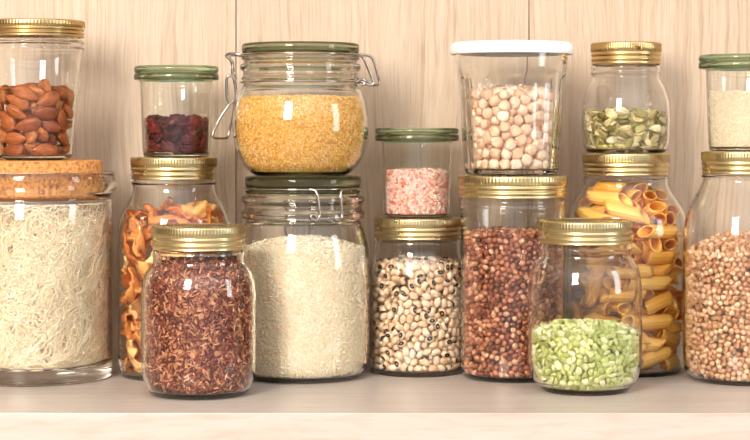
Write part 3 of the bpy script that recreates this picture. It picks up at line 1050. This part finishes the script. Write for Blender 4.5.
DE = 1843.0
jE = clip_body('clip_top_jar', 300.5, DE, jF.top, [(38, 176), (45, 175), (51, 171.5), (57, 166), (62.5, 156), (66.5, 142), (68, 128), (67.5, 114), (65, 101), (61.5, 92), (58.5, 87), (57, 84.5), (57, 81.5), (59.3, 79), (58, 76),
                                                 (57.6, 72), (60, 69.5), (60.4, 65.5), (57.6, 63), (57.2, 61), (59.4, 59), (58, 56.5), (57, 56)],
               'round bellied clip-top jar of yellow bulgur on the white rice jar', base=5.5, collar=(85, 50.5))
clip_lid(jE, (43.8, 54.3), 58.8)
tube('lid_wire', ring_pts(59.6, zl(jE, 55.2)), 0.9, M['steel'], jE.e, closed=True, smooth_n=1)
tube('neck_wire', ring_pts(59.8, zl(jE, 82.5)), 0.9, M['steel'], jE.e, closed=True, smooth_n=1)
def pe(x, y, d=0.0): return ((x - 300.5) * jE.k, d, zl(jE, y))
# clasp on one side
tube('clasp_hook', [pe(243, 55.5, -8), pe(236, 54, -7), pe(229, 54, -4), pe(226.5, 56, -2), pe(230, 59, -2), pe(233, 64, -2), pe(232.5, 72, -2), pe(234, 78, -2), pe(235, 84, -4)], 1.45, M['steel'], jE.e)
tube('clasp_hook', [pe(243, 56.5, 8), pe(236, 55, 8), pe(229, 56, 6), pe(231, 62, 6), pe(233, 70, 6), pe(236, 79, 6)], 1.30, M['steel'], jE.e)
tube('clasp_link', [pe(230, 76, -5), pe(227.5, 78, -5), pe(227, 90, -5), pe(228, 99, -5), pe(231.5, 103, -5), pe(235.5, 101.5, -5), pe(236.5, 95, -5), pe(235.5, 83, -5), pe(234, 78, -5)], 1.50, M['steel'], jE.e, closed=True)
tube('clasp_lever', [pe(235.5, 99, -7), pe(229, 106, -9), pe(221, 118, -10), pe(214.5, 132, -10), pe(213.5, 136.5, -10), pe(216, 138, -8), pe(224, 138.3, 4), pe(227, 137, 8), pe(229, 130, 9), pe(232, 118, 8), pe(234, 104, 7)], 1.30, M['steel'], jE.e)
# hinge on the other side
tube('hinge_wire', [pe(351, 55, -18), pe(358, 55.5, -16), pe(363, 58, -14), pe(367, 66, -13), pe(371, 76, -12), pe(373.5, 83, -12), pe(371.5, 85.5, -12), pe(366, 84, -12), pe(361, 82, -14), pe(357, 82.5, -18)], 1.40, M['steel'], jE.e)
tube('hinge_wire', [pe(358, 54.5, 8), pe(364, 54.5, 9), pe(371, 56.5, 9), pe(374.5, 63, 9), pe(377.5, 74, 9), pe(379.5, 82, 9), pe(377, 84.8, 7), pe(372.5, 84.5, -2), pe(365, 80, -6)], 1.40, M['steel'], jE.e)
tube('hinge_wire', [pe(356.5, 82.8, -22), pe(361, 80, -20), pe(364.5, 81, -18), pe(364, 85, -18), pe(360, 84.5, -18)], 1.30, M['steel'], jE.e)

# -- red rice jar, in front
DG = 1724.0
jG = mason('mason_jar', 199, DG, [(41, 393), (47, 392), (51.5, 388), (55, 379), (57, 368), (57.5, 350), (57.5, 305), (57, 288), (54.5, 275), (49.5, 267), (46, 263), (45.6, 258), (46.3, 254), (45.3, 250.5)],
           (47.3, 225.5, 249), 'squat jar full of long red rice, nearest jar to the shelf edge', t=2.6, base=5.5)

# -- black-eyed pea jar with the salt tumbler on it
DI = 1884.0
jI = mason('mason_jar', 417.5, DI, [(37, 374), (43, 373), (47, 367), (48.5, 358), (49, 340), (49, 285), (48, 270), (45.5, 260), (43, 253), (42.3, 247), (43, 243), (42.3, 240)],
           (43.7, 217, 238), 'gold lidded jar of black-eyed peas beneath the pink salt', t=2.4)
jH = weck('lidded_glass_tumbler', 417, DI, jI.top, (128, 133.8, 141), 32.5, 35.6, 42, 'green rimmed glass tumbler of coarse pink salt')

# -- red bean jar with the chickpea jar on it
DK = 1842.0
jK = mason('mason_jar', 512.5, DK, [(44, 374.5), (49, 374), (51, 370.5), (51.5, 362), (51.5, 340), (51.5, 240), (52, 222), (52.4, 211), (53.3, 207), (52.3, 204), (53, 201), (52, 199)],
           (55, 175, 197), 'wide mouthed gold lidded jar of small red-brown beans', t=2.2)
# raised lettering pressed into the shoulder of the glass
V_, F_ = [], []
for (x0, y0, x1, y1) in [(484, 214, 488, 209), (488, 209, 492, 214), (492, 214, 495, 211), (497, 206, 497, 217), (493, 211, 501, 211), (504, 205, 504, 218), (507, 206, 507, 218), (507, 206, 511, 208), (511, 208, 507, 212)]:
    L_ = math.hypot(x1 - x0, y1 - y0); nx, ny = -(y1 - y0) / L_ * 0.5, (x1 - x0) / L_ * 0.5
    q = [(x0 + nx, y0 + ny), (x0 - nx, y0 - ny), (x1 - nx, y1 - ny), (x1 + nx, y1 + ny)]
    b0 = len(V_)
    for dep in (-0.1, 0.55):
        for qx, qy in q:
            P0 = onring(jK, 52.2 + dep, qx, qy, 512.5); V_.append(tuple(v * S for v in P0))
    F_ += [(b0 + 4, b0 + 5, b0 + 6, b0 + 7), (b0 + 3, b0 + 2, b0 + 1, b0)] + [(b0 + k, b0 + (k + 1) % 4, b0 + 4 + (k + 1) % 4, b0 + 4 + k) for k in range(4)]
link_obj('embossed_mark', mesh_raw('embossed_mark', V_, F_), M['jar'], jK.e, smooth=False)

DJ = 1842.0
eJ = empty('faceted_jar', (X(511.5, DJ), DJ, jK.top)); tag(eJ, 'faceted glass jar of chickpeas with white plastic lid', 'jar')
zJ = lambda y: Z(y, DJ) - jK.top
oJ = [(39, 0), (43.5, 0.8), (45.5, 3), (46.6, 8), (48.5, 35), (50.5, 70), (51.8, zJ(84)), (53, zJ(78)), (54.2, zJ(74)), (55.2, zJ(70)), (56, zJ(62)), (56.6, zJ(55)), (56.6, zJ(52.5))]
def modJ(a, r, z):
    top_ = zJ(77) + 4 * abs(math.cos(5 * a))
    w = min(1.0, max(0.0, (top_ - z) / 4.0)) * min(1, z / 5.0) if r > 30 else 0
    return r * (1 + 0.05 * w * (abs(math.cos(5 * a)) - 0.75))
o_ = spline(oJ, 8)
innJ = inset(o_, 4.4, 6.0)
lathe('glass_body', [(0, 1.4), (28, 1.4), (35, 0.3)] + o_ + innJ[::-1], M['jar'], eJ, segs=140, mod=modJ)
wl = 61.4
lathe('plastic_lid', [(0, zJ(45.8)), (54.0, zJ(45.8)), (57.8, zJ(46.8)), (58.0, zJ(54.4)), (60.6, zJ(54.8)), (wl, zJ(54.0)), (wl, zJ(47.8)), (60.6, zJ(45.6)), (59.5, zJ(44.0)), (57, zJ(42.8)), (50, zJ(42.5)), (0, zJ(42.5))],
      M['white'], eJ, segs=120)
jJ = Jar(); jJ.e = eJ; jJ.inner = innJ; jJ.base = 6.0; jJ.D = DJ; jJ.x = X(511.5, DJ); jJ.z0 = jK.top; jJ.k = DJ / FPX

# -- penne jar with the pumpkin seed jar on it
DM = 1890.0
jM = mason('mason_jar', 626, DM, [(46, 371.5), (52, 371), (56.5, 366), (59, 356), (61, 340), (61.3, 290), (61.3, 240), (60.3, 222), (57, 210), (51, 200), (45, 191), (42.5, 186), (42, 182), (42.8, 179), (41.8, 177)],
           (43.6, 153, 175), 'tall gold lidded jar packed with penne pasta', t=2.4)
jL = mason('mason_jar', 626, DM, [(33, 153), (38, 152), (41.5, 148.5), (43.3, 142), (44, 130), (44, 114), (43.3, 104), (41, 94), (38, 86), (35, 80.5), (33.5, 77), (35, 74), (34, 71), (35, 68), (34, 65.5)],
           (35.2, 43, 64.5), 'small gold lidded jar part filled with green pumpkin seeds', z0=jM.top, lidmat='brassdark', mark=True, t=2.4, base=4.0)

# -- split pea jar, in front
DN = 1750.0
jN = mason('mason_jar', 585, DN, [(42, 385), (47, 384), (51.5, 379.5), (54.5, 371), (56.5, 360), (56.8, 345), (56.8, 300), (56.3, 284), (54, 270), (50, 261), (46.5, 256), (46, 252), (46.7, 248.5), (45.7, 246)],
           (47.5, 220, 243), 'gold lidded jar half filled with green split peas', t=2.5, base=5.0)

# -- buckwheat jar with the sesame tumbler on it
DP = 1824.0
jP = mason('mason_jar', 745, DP, [(49, 376.5), (55, 376), (59, 371), (61, 362), (61.7, 345), (62, 300), (61.5, 240), (60, 224), (56, 209), (50, 197), (45, 188), (42.5, 182), (42, 179), (43, 176.5), (42, 174.5)],
           (43.4, 151, 173.5), 'gold lidded jar of light brown buckwheat beneath the sesame tumbler', t=2.6)
jO = weck('lidded_glass_tumbler', 743, DP, jP.top, (55, 61.5, 69), 33.5, 37, 43.8, 'green rimmed glass tumbler of white sesame seeds')

for c_, rl_, y0_, y1_, d_ in [(34, 50.5, 21, 38, DA), (174, 43, 157, 179, DD), (199, 47, 226, 249, DG), (417, 43.5, 217, 238, DI), (512, 55, 175, 197, DK), (628, 43, 153, 175, DM), (585, 47, 220, 243, DN), (745, 43, 151, 174, DP)]:
    OCC.append((c_ - rl_ + 1, c_ + rl_ - 1, y0_, y1_, d_ - 40))
OCC.append((147, 250, 270, 390, DG - 45)); OCC.append((37 - 66, 102, 160, 195, DB - 60)); OCC.append((252, 366, 240, 375, DF - 55))


# ------------------------------------------------------------------ countable food
def heap(row_edge, row_mid, j, bump=1.5, ph=0.0, tilt=0.0):
    ze, zm = Z(row_edge, j.D) - j.z0, Z(row_mid, j.D) - j.z0
    R = max(p[0] for p in j.inner)
    def f(x, y):
        q = min(1.0, math.hypot(x, y) / R)
        return zm + (ze - zm) * q * q + tilt * x / R + bump * (math.sin(x * 0.13 + ph) * math.cos(y * 0.11 + ph * 2) + 0.5 * math.sin(x * 0.31 + y * 0.27 + ph))
    return f


def add_food(key, j, c, a, R, shapes, material, name, label, cat, group, most=300, rest=None, rad=3.0, ts=(0,)):
    ALL.append(dict(key=key, j=j, c=c, a=a, R=R, shapes=shapes, mat=material, name=name, label=label, cat=cat, group=group, most=most, rest=rest, rad=rad, ts=ts))


g = np.random.default_rng(11)

c, a = pack(jA.inner, jA.base, heap(90, 84, jA, 3.0, 0.4), 5.6, 24.5, 3, 0.66, iters=160, seed=3, flatz=0.4, level=0.975)
add_food('almond', jA, c, a, frames(c, a, 'radial', g, 0.45), [shape_almond(s) for s in range(5)], M['almond'], 'almond',
         'brown skinned whole almond in the tapered jar on the cork lid', 'almond', 'almonds in the jar on the cork lid', rad=6.0, ts=(-6.5, 0, 6.5))

c, a = pack(jC.inner, jC.base, heap(118, 117, jC, 2.0, 1.0), 5.5, 16.0, 2, 0.66, iters=120, seed=4)
add_food('cranberry', jC, c, a, frames(c, a, 'any', g), [shape_cranberry(s) for s in range(6)], M['cranberry'], 'dried_cranberry',
         'wrinkled dark red dried cranberry in the small tumbler', 'dried fruit', 'dried cranberries in the tumbler', rad=5.5, ts=(-2.5, 2.5))

c, a = pack(jD.inner, jD.base, heap(222, 198, jD, 4.0, 2.0), 7.8, 40.0, 3, 0.74, iters=160, seed=5)
add_food('mushroom', jD, c, a, frames(c, a, 'radial', g, 0.6), [shape_slice(s) for s in range(8)] + [shape_stalk(1)], M['mushroom'], 'dried_slice',
         'curled orange dried slice in the jar beneath the cranberries', 'dried slice', 'dried orange slices in the tall jar', rad=8.5, ts=(-10, 0, 10))

c, a = pack(jJ.inner, jJ.base, heap(93, 86, jJ, 2.0, 0.5), 5.45, 0, 1, 0.66, shell=20, iters=90, seed=6, lim_scale=0.965)
add_food('chickpea', jJ, c, a, frames(c, a, 'any', g), [shape_chickpea(s) for s in range(5)], M['chickpea'], 'chickpea',
         'pale beige dried chickpea in the faceted jar', 'chickpea', 'chickpeas in the faceted jar', rest=('chickpea_heap', 'mass of chickpeas deeper in the faceted white lidded jar'), rad=5.6)

c, a = pack(jI.inner, jI.base, heap(262, 257, jI, 1.5, 0.2), 3.6, 9.6, 2, 0.70, shell=13, iters=80, seed=7)
add_food('blackeye', jI, c, a, frames(c, a, 'any', g), [shape_blackeye(s) for s in range(4)], M['blackeye'], 'black_eyed_pea',
         'cream black-eyed pea in the jar beneath the pink salt', 'bean', 'black-eyed peas in the jar', rest=('black_eyed_pea_heap', 'mass of black-eyed peas deeper in their jar'), rad=3.8, ts=(-1.6, 1.6))

c, a = pack(jK.inner, jK.base, heap(231, 228, jK, 1.3, 0.7), 2.95, 0, 1, 0.67, shell=9, iters=70, seed=8)
add_food('redbean', jK, c, a, frames(c, a, 'any', g), [shape_redbean(s) for s in range(3)], M['redbean'], 'red_bean',
         'tiny red-brown bean in the jar beneath the chickpeas', 'bean', 'red-brown beans in the wide jar', rest=('red_bean_heap', 'mass of small red-brown beans filling the jar beneath the chickpeas'), rad=2.8)

c, a = pack(jP.inner, jP.base, heap(250, 231, jP, 1.5, 0.7), 2.85, 0, 1, 0.67, shell=8.8, iters=70, seed=9)
add_food('buckwheat', jP, c, a, frames(c, a, 'any', g), [shape_buckwheat(s) for s in range(3)], M['buckwheat'], 'buckwheat_grain',
         'tan three-sided buckwheat grain in the jar beneath the sesame', 'grain', 'buckwheat grains in the jar', rest=('buckwheat_heap', 'mass of light brown buckwheat filling the jar beneath the sesame'), rad=2.8)

c, a = pack(jN.inner, jN.base, heap(329, 320, jN, 1.5, 1.4), 3.1, 0, 1, 0.70, shell=11, iters=80, seed=10, vol=4 / 3 * PI * 3.1**3)
add_food('pea', jN, c, a, frames(c, g.normal(size=c.shape), 'radial', g, 0.9), [shape_pea(s) for s in range(4)], M['pea'], 'split_pea',
         'pale green split pea in the half filled jar', 'split pea', 'green split peas in the jar', rest=('split_pea_heap', 'mass of green split peas deeper in the half filled jar'), rad=3.7)

c, a = pack(jL.inner, jL.base, heap(112, 110, jL, 2.0, 2.4), 2.3, 11.5, 4, 0.60, iters=110, seed=12, flatz=0.4, vol=215)
add_food('pumpkin', jL, c, a, frames(c, a, 'radial', g, 0.8), [shape_pumpkin(s) for s in range(5)], M['pumpkin'], 'pumpkin_seed',
         'flat green pumpkin seed in the small gold lidded jar', 'seed', 'pumpkin seeds in the small jar', rad=3.2, ts=(-3.2, 0, 3.2))

c, a = pack(jM.inner, jM.base, heap(185, 181, jM, 4.0, 2.4), 6.7, 53.0, 6, 0.64, iters=260, seed=13, flatz=0.3, level=0.975)
add_food('penne', jM, c, a, frames(c, a, 'any', g), [shape_penne(s) for s in range(5)], M['penne'], 'penne',
         'golden ridged penne tube with slanted ends in the tall jar', 'pasta', 'penne tubes in the tall jar', rad=6.3, ts=(-16, -8, 0, 8, 16))


# which pieces show: paint them, nearest first, into a depth buffer seen from the camera and from a step to either side
def seen_counts(camx):
    SS = 2
    Wd, H = 750 * SS, 440 * SS
    zb = np.full((H, Wd), 1e9); ib = np.full((H, Wd), -1, int)
    for x0, x1, y0, y1, d in OCC:
        xm, dm = X((x0 + x1) / 2, d), d
        sh = camx * FPX / d
        a0, a1 = int(max(0, (x0 - sh) * SS)), int(min(Wd, (x1 - sh) * SS))
        if a1 > a0:
            v = zb[int(y0 * SS):int(y1 * SS), a0:a1]; ib[int(y0 * SS):int(y1 * SS), a0:a1][v > d] = -1; v[v > d] = d
    gid = 0
    for f in ALL:
        f['first'] = gid
        j = f['j']
        C = f['c'] + np.array([j.x, j.D, j.z0])
        for i in range(len(C)):
            for t in f['ts']:
                p = C[i] + f['a'][i] * t
                d = p[1]; u = (375 + (p[0] - camx) * FPX / d) * SS; v = (HOR - (p[2] - CAMH) * FPX / d) * SS
                r = f['rad'] * FPX / d * SS
                u0, u1, v0, v1 = int(u - r), int(u + r) + 1, int(v - r), int(v + r) + 1
                if u1 <= 0 or v1 <= 0 or u0 >= Wd or v0 >= H: continue
                u0, v0, u1, v1 = max(u0, 0), max(v0, 0), min(u1, Wd), min(v1, H)
                yy, xx = np.mgrid[v0:v1, u0:u1]
                q = ((xx + 0.5 - u) ** 2 + (yy + 0.5 - v) ** 2) / (r * r)
                dep = d - f['rad'] * np.sqrt(np.clip(1 - q, 0, 1))
                k = (q < 1) & (dep < zb[v0:v1, u0:u1])
                zb[v0:v1, u0:u1][k] = dep[k]; ib[v0:v1, u0:u1][k] = gid + i
        gid += len(C)
    return np.bincount(ib[ib >= 0], minlength=gid)


main = seen_counts(0.0)
side = np.maximum(seen_counts(-110.0), seen_counts(110.0))
for f in ALL:
    n = len(f['c']); m = main[f['first']:f['first'] + n]; sd = side[f['first']:f['first'] + n]
    order = np.argsort(-m, kind='stable')
    if f['rest']:
        pick = [i for i in order if m[i] >= 6][:f['most']]
    else:
        pick = [i for i in order if m[i] >= 3] + [i for i in order if m[i] < 3 and sd[i] >= 24]
        pick = pick[:f['most']]
    j = f['j']
    rg = np.random.default_rng(n)
    protos = []
    for V, F in f['shapes']:
        me = mesh_tris(f['name'], V * S, F)
        me.materials.append(f['mat']); me.polygons.foreach_set('use_smooth', [True] * len(me.polygons))
        protos.append(me)
    sc = rg.uniform(0.92, 1.06, n)
    f['zz'] = np.linspace(j.base, max(p[1] for p in j.inner), 300); f['lim'] = wall_limit(j.inner, 0.35, f['zz'])
    f['sq'] = 0.955 if f['key'] == 'chickpea' else 1.0
    from mathutils import Matrix
    for i in pick:
        q = int(rg.integers(len(protos)))
        me = protos[q]
        Rm = f['R'][i]
        W = f['shapes'][q][0] @ (Rm * sc[i]).T + f['c'][i]
        l = np.interp(W[:, 2], f['zz'], f['lim']) * f['sq']
        rho = np.hypot(W[:, 0], W[:, 1]) + 1e-9
        if f['key'] == 'penne':
            l = l + 0.35 + 0.9
        if (rho > l + 0.05).any() or (W[:, 2] < j.base + 0.1).any():
            k = np.minimum(1.0, l / rho); W[:, 0] *= k; W[:, 1] *= k
            W[:, 2] = np.maximum(W[:, 2], j.base + 0.15)
            V = ((W - f['c'][i]) @ Rm) / sc[i]
            me = me.copy(); me.vertices.foreach_set('co', (V * S).astype(np.float32).ravel()); me.update()
        o = bpy.data.objects.new(f['name'], me)
        p = f['c'][i] + np.array([j.x, j.D, j.z0])
        mt = Matrix([list(f['R'][i][r] * sc[i]) + [p[r] * S] for r in range(3)] + [[0, 0, 0, 1]])
        o.matrix_world = mt
        col.objects.link(o)
        tag(o, f['label'], f['cat'], f['group'])
    print(f['name'], 'packed', n, 'visible', int((m > 0).sum()), 'built', len(pick))
    if f['rest']:
        ps = set(pick)
        rest = np.array([i for i in range(n) if i not in ps])
        V0, F0 = f['shapes'][0]
        if f['key'] in ('chickpea', 'pea', 'blackeye'):
            pass
        W = bulk(f['rest'][0], (V0, F0), f['c'][rest], f['R'][rest], sc[rest], f['mat'], None, j.inner, j.base, 0.955 if f['key'] == 'chickpea' else 1.0)
        W.location = (j.x * S, j.D * S, j.z0 * S)
        tag(W, f['rest'][1], f['cat'], kind='stuff')

# ------------------------------------------------------------------ uncountable fillings
V1, F1 = ico(1)
def put(o, j, label, cat):
    o.location = (j.x * S, j.D * S, j.z0 * S)
    tag(o, label, cat, kind='stuff')


V2, F2 = ico(2)
put(grain_fill('red_rice', jG.inner, jG.base, heap(263, 257, jG, 0.8, 0.3), (4.2, 0.95), 2.4, M['redrice'],
               (V1 * np.array([4.2, 0.95, 0.9]), F1), 21, depth=4.5, tang=0.7), jG, 'long red rice grains filling the squat front jar', 'rice')
put(grain_fill('white_rice', jF.inner, jF.base, heap(249, 236, jF, 0.6, 0.3), (3.3, 0.95), 2.3, M['whiterice'],
               (V1 * np.array([3.3, 0.95, 0.85]), F1), 22, depth=2.6, tang=0.6), jF, 'white rice filling the large clip-top jar', 'rice')
put(grain_fill('bulgur', jE.inner, jE.base, heap(99, 96, jE, 0.8, 0.9), (1.35, 0.95), 2.6, M['bulgur'],
               (V1 * lump(V1, 5, 0.3, 3)[:, None] * np.array([1.35, 1.0, 0.85]), F1), 23, depth=2.2, tang=0.3), jE, 'coarse yellow bulgur in the round bellied jar', 'grain')
put(grain_fill('pink_salt', jH.inner, jH.base, heap(171.5, 170, jH, 0.8, 0.4), (2.0, 1.5), 3.2, M['salt'],
               (V1 * lump(V1, 3, 0.5, 3.5)[:, None] * np.array([2.6, 1.9, 1.6]), F1), 24, depth=3.0, tang=0.2), jH, 'coarse pink salt crystals in the green rimmed tumbler', 'salt')
put(grain_fill('sesame', jO.inner, jO.base, heap(92, 92, jO, 0.6, 0.4), (1.3, 0.85), 2.8, M['sesame'],
               (V1 * np.array([1.35, 0.9, 0.7]), F1), 25, depth=2.0, tang=0.4), jO, 'white sesame seeds in the green rimmed tumbler', 'seed')
for nm in ('pink_salt',):
    bpy.data.objects[nm].data.polygons.foreach_set('use_smooth', [False] * len(bpy.data.objects[nm].data.polygons))


def noodles():
    rg = np.random.default_rng(31)
    cu = bpy.data.curves.new('glass_noodles', 'CURVE')
    cu.dimensions = '3D'; cu.bevel_depth = 0.42 * S; cu.bevel_resolution = 1
    RI = 72.6 * kB
    z_lo, z_hi = 15.0, Z(203, DB)
    for s in range(1150):
        n = int(rg.integers(26, 60)); step = 4.2
        th = rg.uniform(PI * 0.93, 2 * PI * 1.035); rho = RI - abs(rg.normal()) * 8 - 0.5
        p = np.array([rho * math.cos(th), rho * math.sin(th), rg.uniform(z_lo, z_hi - 4)])
        bundle = math.sin(p[0] * 0.05 + 1) * 0.6
        d = rg.normal(size=3) * np.array([0.35, 0.3, 1.3]); d[0] += bundle; d /= np.linalg.norm(d)
        ax = rg.normal(size=3); ax /= np.linalg.norm(ax); cur = rg.normal() * 0.08
        pts = []
        for i in range(n):
            pts.append(p.copy())
            cur = cur * 0.96 + rg.normal() * 0.022
            rad = np.array([p[0], p[1], 0]); rr = np.linalg.norm(rad) + 1e-6; rad /= rr
            axx = rad * 0.8 + ax * 0.45
            d = d + np.cross(axx, d) * cur * 1.2
            d[2] += 0.025 * math.copysign(1.0, d[2])
            if rr > RI - 2.5: d -= rad * max(0, np.dot(d, rad)) * 1.1 + rad * 0.03
            if rr < RI - 22: d += rad * 0.15
            if p[2] > z_hi - 12 - 12 * (rr / RI) ** 4 + 6 * math.sin(p[0] * 0.1): d[2] -= 0.32
            if p[2] < z_lo + 9: d[2] += 0.32
            d /= np.linalg.norm(d)
            p = p + d * step
            rr = math.hypot(p[0], p[1])
            if rr > RI: p[:2] *= RI / rr
            p[2] = min(max(p[2], z_lo), z_hi)
        sp = cu.splines.new('NURBS'); sp.points.add(len(pts) - 1); sp.order_u = 4; sp.use_endpoint_u = True; sp.resolution_u = 2
        sp.points.foreach_set('co', np.array([[q[0] * S, q[1] * S, q[2] * S, 1] for q in pts]).ravel())
    cu.materials.append(M['noodle'])
    o = bpy.data.objects.new('glass_noodles', cu); col.objects.link(o)
    o.location = (X(35, DB) * S, DB * S, 0)
    tag(o, 'tangle of thin cream glass noodles inside the cork lidded jar', 'noodles', kind='stuff')


noodles()

# ------------------------------------------------------------------ setting
YW = 1965.0
def box(bm, x0, x1, y0, y1, z0, z1, bev=0.0):
    r = bmesh.ops.create_cube(bm, size=1.0)
    for v in r['verts']:
        v.co = Vector(((x0 + x1) / 2 + v.co.x * (x1 - x0), (y0 + y1) / 2 + v.co.y * (y1 - y0), (z0 + z1) / 2 + v.co.z * (z1 - z0))) * S
    if bev:
        es = list({e for v in r['verts'] for e in v.link_edges})
        bmesh.ops.bevel(bm, geom=es, offset=bev * S, segments=2, affect='EDGES', profile=0.5)


bm = bmesh.new()
W0, BW = -147.6, 311.2
for k in range(-3, 4):
    box(bm, W0 + k * BW + 0.55, W0 + (k + 1) * BW - 0.55, YW, YW + 16, -900, 1100, 0.5)
box(bm, W0 - 3 * BW, W0 + 4 * BW, YW + 4, YW + 18, -900, 1100)
me = bpy.data.meshes.new('wall_back'); bm.to_mesh(me); bm.free()
w = link_obj('wall_back', me, M['wall'], smooth=False); w['kind'] = 'structure'

bm = bmesh.new()
YF = CAMH * FPX / (413 - HOR)
box(bm, -1000, 1000, YF, YW, -42, 0, 0.8)
me = bpy.data.meshes.new('shelf'); bm.to_mesh(me); bm.free()
sh = link_obj('shelf', me, M['shelf'], smooth=False)
tag(sh, 'long pale wooden shelf board with whitish front edge carrying all the jars', 'shelf')

bm = bmesh.new()
box(bm, -1400, 1400, -1500, YW, -905, -900)
me = bpy.data.meshes.new('floor'); bm.to_mesh(me); bm.free()
fl = link_obj('floor', me, M['shelf'], smooth=False); fl['kind'] = 'structure'

# ------------------------------------------------------------------ light
sc = bpy.context.scene
wd = bpy.data.worlds.new('room_light'); sc.world = wd; wd.use_nodes = True
nt = wd.node_tree; nt.nodes.clear()
wo = nt.nodes.new('ShaderNodeOutputWorld'); bg = nt.nodes.new('ShaderNodeBackground')
tc = nt.nodes.new('ShaderNodeTexCoord'); sp = nt.nodes.new('ShaderNodeSeparateXYZ')
nt.links.new(tc.outputs['Generated'], sp.inputs[0])
mr = nt.nodes.new('ShaderNodeMapRange'); mr.inputs['From Min'].default_value = -1; mr.inputs['From Max'].default_value = 1
nt.links.new(sp.outputs['X'], mr.inputs['Value'])
rp = ramp(nt, [(0.0, (1.0, 0.76, 0.54)), (0.45, (0.98, 0.92, 0.86)), (1.0, (0.88, 0.94, 1.02))])
nt.links.new(mr.outputs[0], rp.inputs[0])
nt.links.new(rp.outputs[0], bg.inputs['Color'])
# the room in front of the shelf is bright, its sides and floor are dim
ng = nt.nodes.new('ShaderNodeMath'); ng.operation = 'MULTIPLY'; ng.inputs[1].default_value = -1.0
nt.links.new(sp.outputs['Y'], ng.inputs[0])
mxn = nt.nodes.new('ShaderNodeMath'); mxn.operation = 'MAXIMUM'; mxn.inputs[1].default_value = 0.0
nt.links.new(ng.outputs[0], mxn.inputs[0])
pw = nt.nodes.new('ShaderNodeMath'); pw.operation = 'POWER'; pw.inputs[1].default_value = 1.6
nt.links.new(mxn.outputs[0], pw.inputs[0])
st = nt.nodes.new('ShaderNodeMath'); st.operation = 'MULTIPLY_ADD'; st.inputs[1].default_value = 2.7; st.inputs[2].default_value = 0.15
zf = nt.nodes.new('ShaderNodeMapRange'); zf.interpolation_type = 'SMOOTHSTEP'
for k_, v_ in (('From Min', 0.02), ('From Max', 0.42), ('To Min', 0.22), ('To Max', 1.0)): zf.inputs[k_].default_value = v_
nt.links.new(sp.outputs['Z'], zf.inputs['Value'])
pz = nt.nodes.new('ShaderNodeMath'); pz.operation = 'MULTIPLY'
nt.links.new(pw.outputs[0], pz.inputs[0]); nt.links.new(zf.outputs[0], pz.inputs[1])
nt.links.new(pz.outputs[0], st.inputs[0])
up = nt.nodes.new('ShaderNodeMath'); up.operation = 'MAXIMUM'; up.inputs[1].default_value = 0.0
nt.links.new(sp.outputs['Z'], up.inputs[0])
st2 = nt.nodes.new('ShaderNodeMath'); st2.operation = 'MULTIPLY_ADD'; st2.inputs[1].default_value = 0.6   # pale ceiling
nt.links.new(up.outputs[0], st2.inputs[0]); nt.links.new(st.outputs[0], st2.inputs[2])
nt.links.new(st2.outputs[0], bg.inputs['Strength'])
nt.links.new(bg.outputs[0], wo.inputs['Surface'])


def area(name, loc, target, sx, sy, power, color):
    l = bpy.data.lights.new(name, 'AREA'); l.shape = 'RECTANGLE'; l.size = sx; l.size_y = sy
    l.energy = power; l.color = color
    o = bpy.data.objects.new(name, l); col.objects.link(o)
    o.location = loc
    d = Vector(target) - Vector(loc)
    o.rotation_euler = d.to_track_quat('-Z', 'Y').to_euler()
    return o


area('window_light', (-0.78, -0.15, 0.90), (0.0, 1.85, 0.15), 0.50, 0.90, 47, (1.0, 0.95, 0.885))
area('side_window_light', (1.5, 1.1, 0.5), (0.1, 1.85, 0.15), 0.35, 0.9, 8, (0.93, 0.96, 1.0))

cam = bpy.data.cameras.new('camera'); co = bpy.data.objects.new('camera', cam); col.objects.link(co)
co.location = (0, 0, CAMH * S); co.rotation_euler = (PI / 2, 0, 0)
cam.sensor_width = 36; cam.lens = FPX / 750 * 36; cam.shift_y = -(220 - HOR) / 750; cam.clip_start = 0.05
sc.camera = co
sc.view_settings.view_transform = 'Standard'; sc.view_settings.look = 'None'; sc.view_settings.gamma = 1
sc.view_settings.exposure = 0.0
sc.cycles.max_bounces = 24; sc.cycles.transmission_bounces = 24; sc.cycles.transparent_max_bounces = 16
sc.cycles.glossy_bounces = 6; sc.cycles.diffuse_bounces = 12
sc.cycles.caustics_reflective = True; sc.cycles.caustics_refractive = True; sc.cycles.blur_glossy = 0.3
sc.cycles.sample_clamp_indirect = 0.0
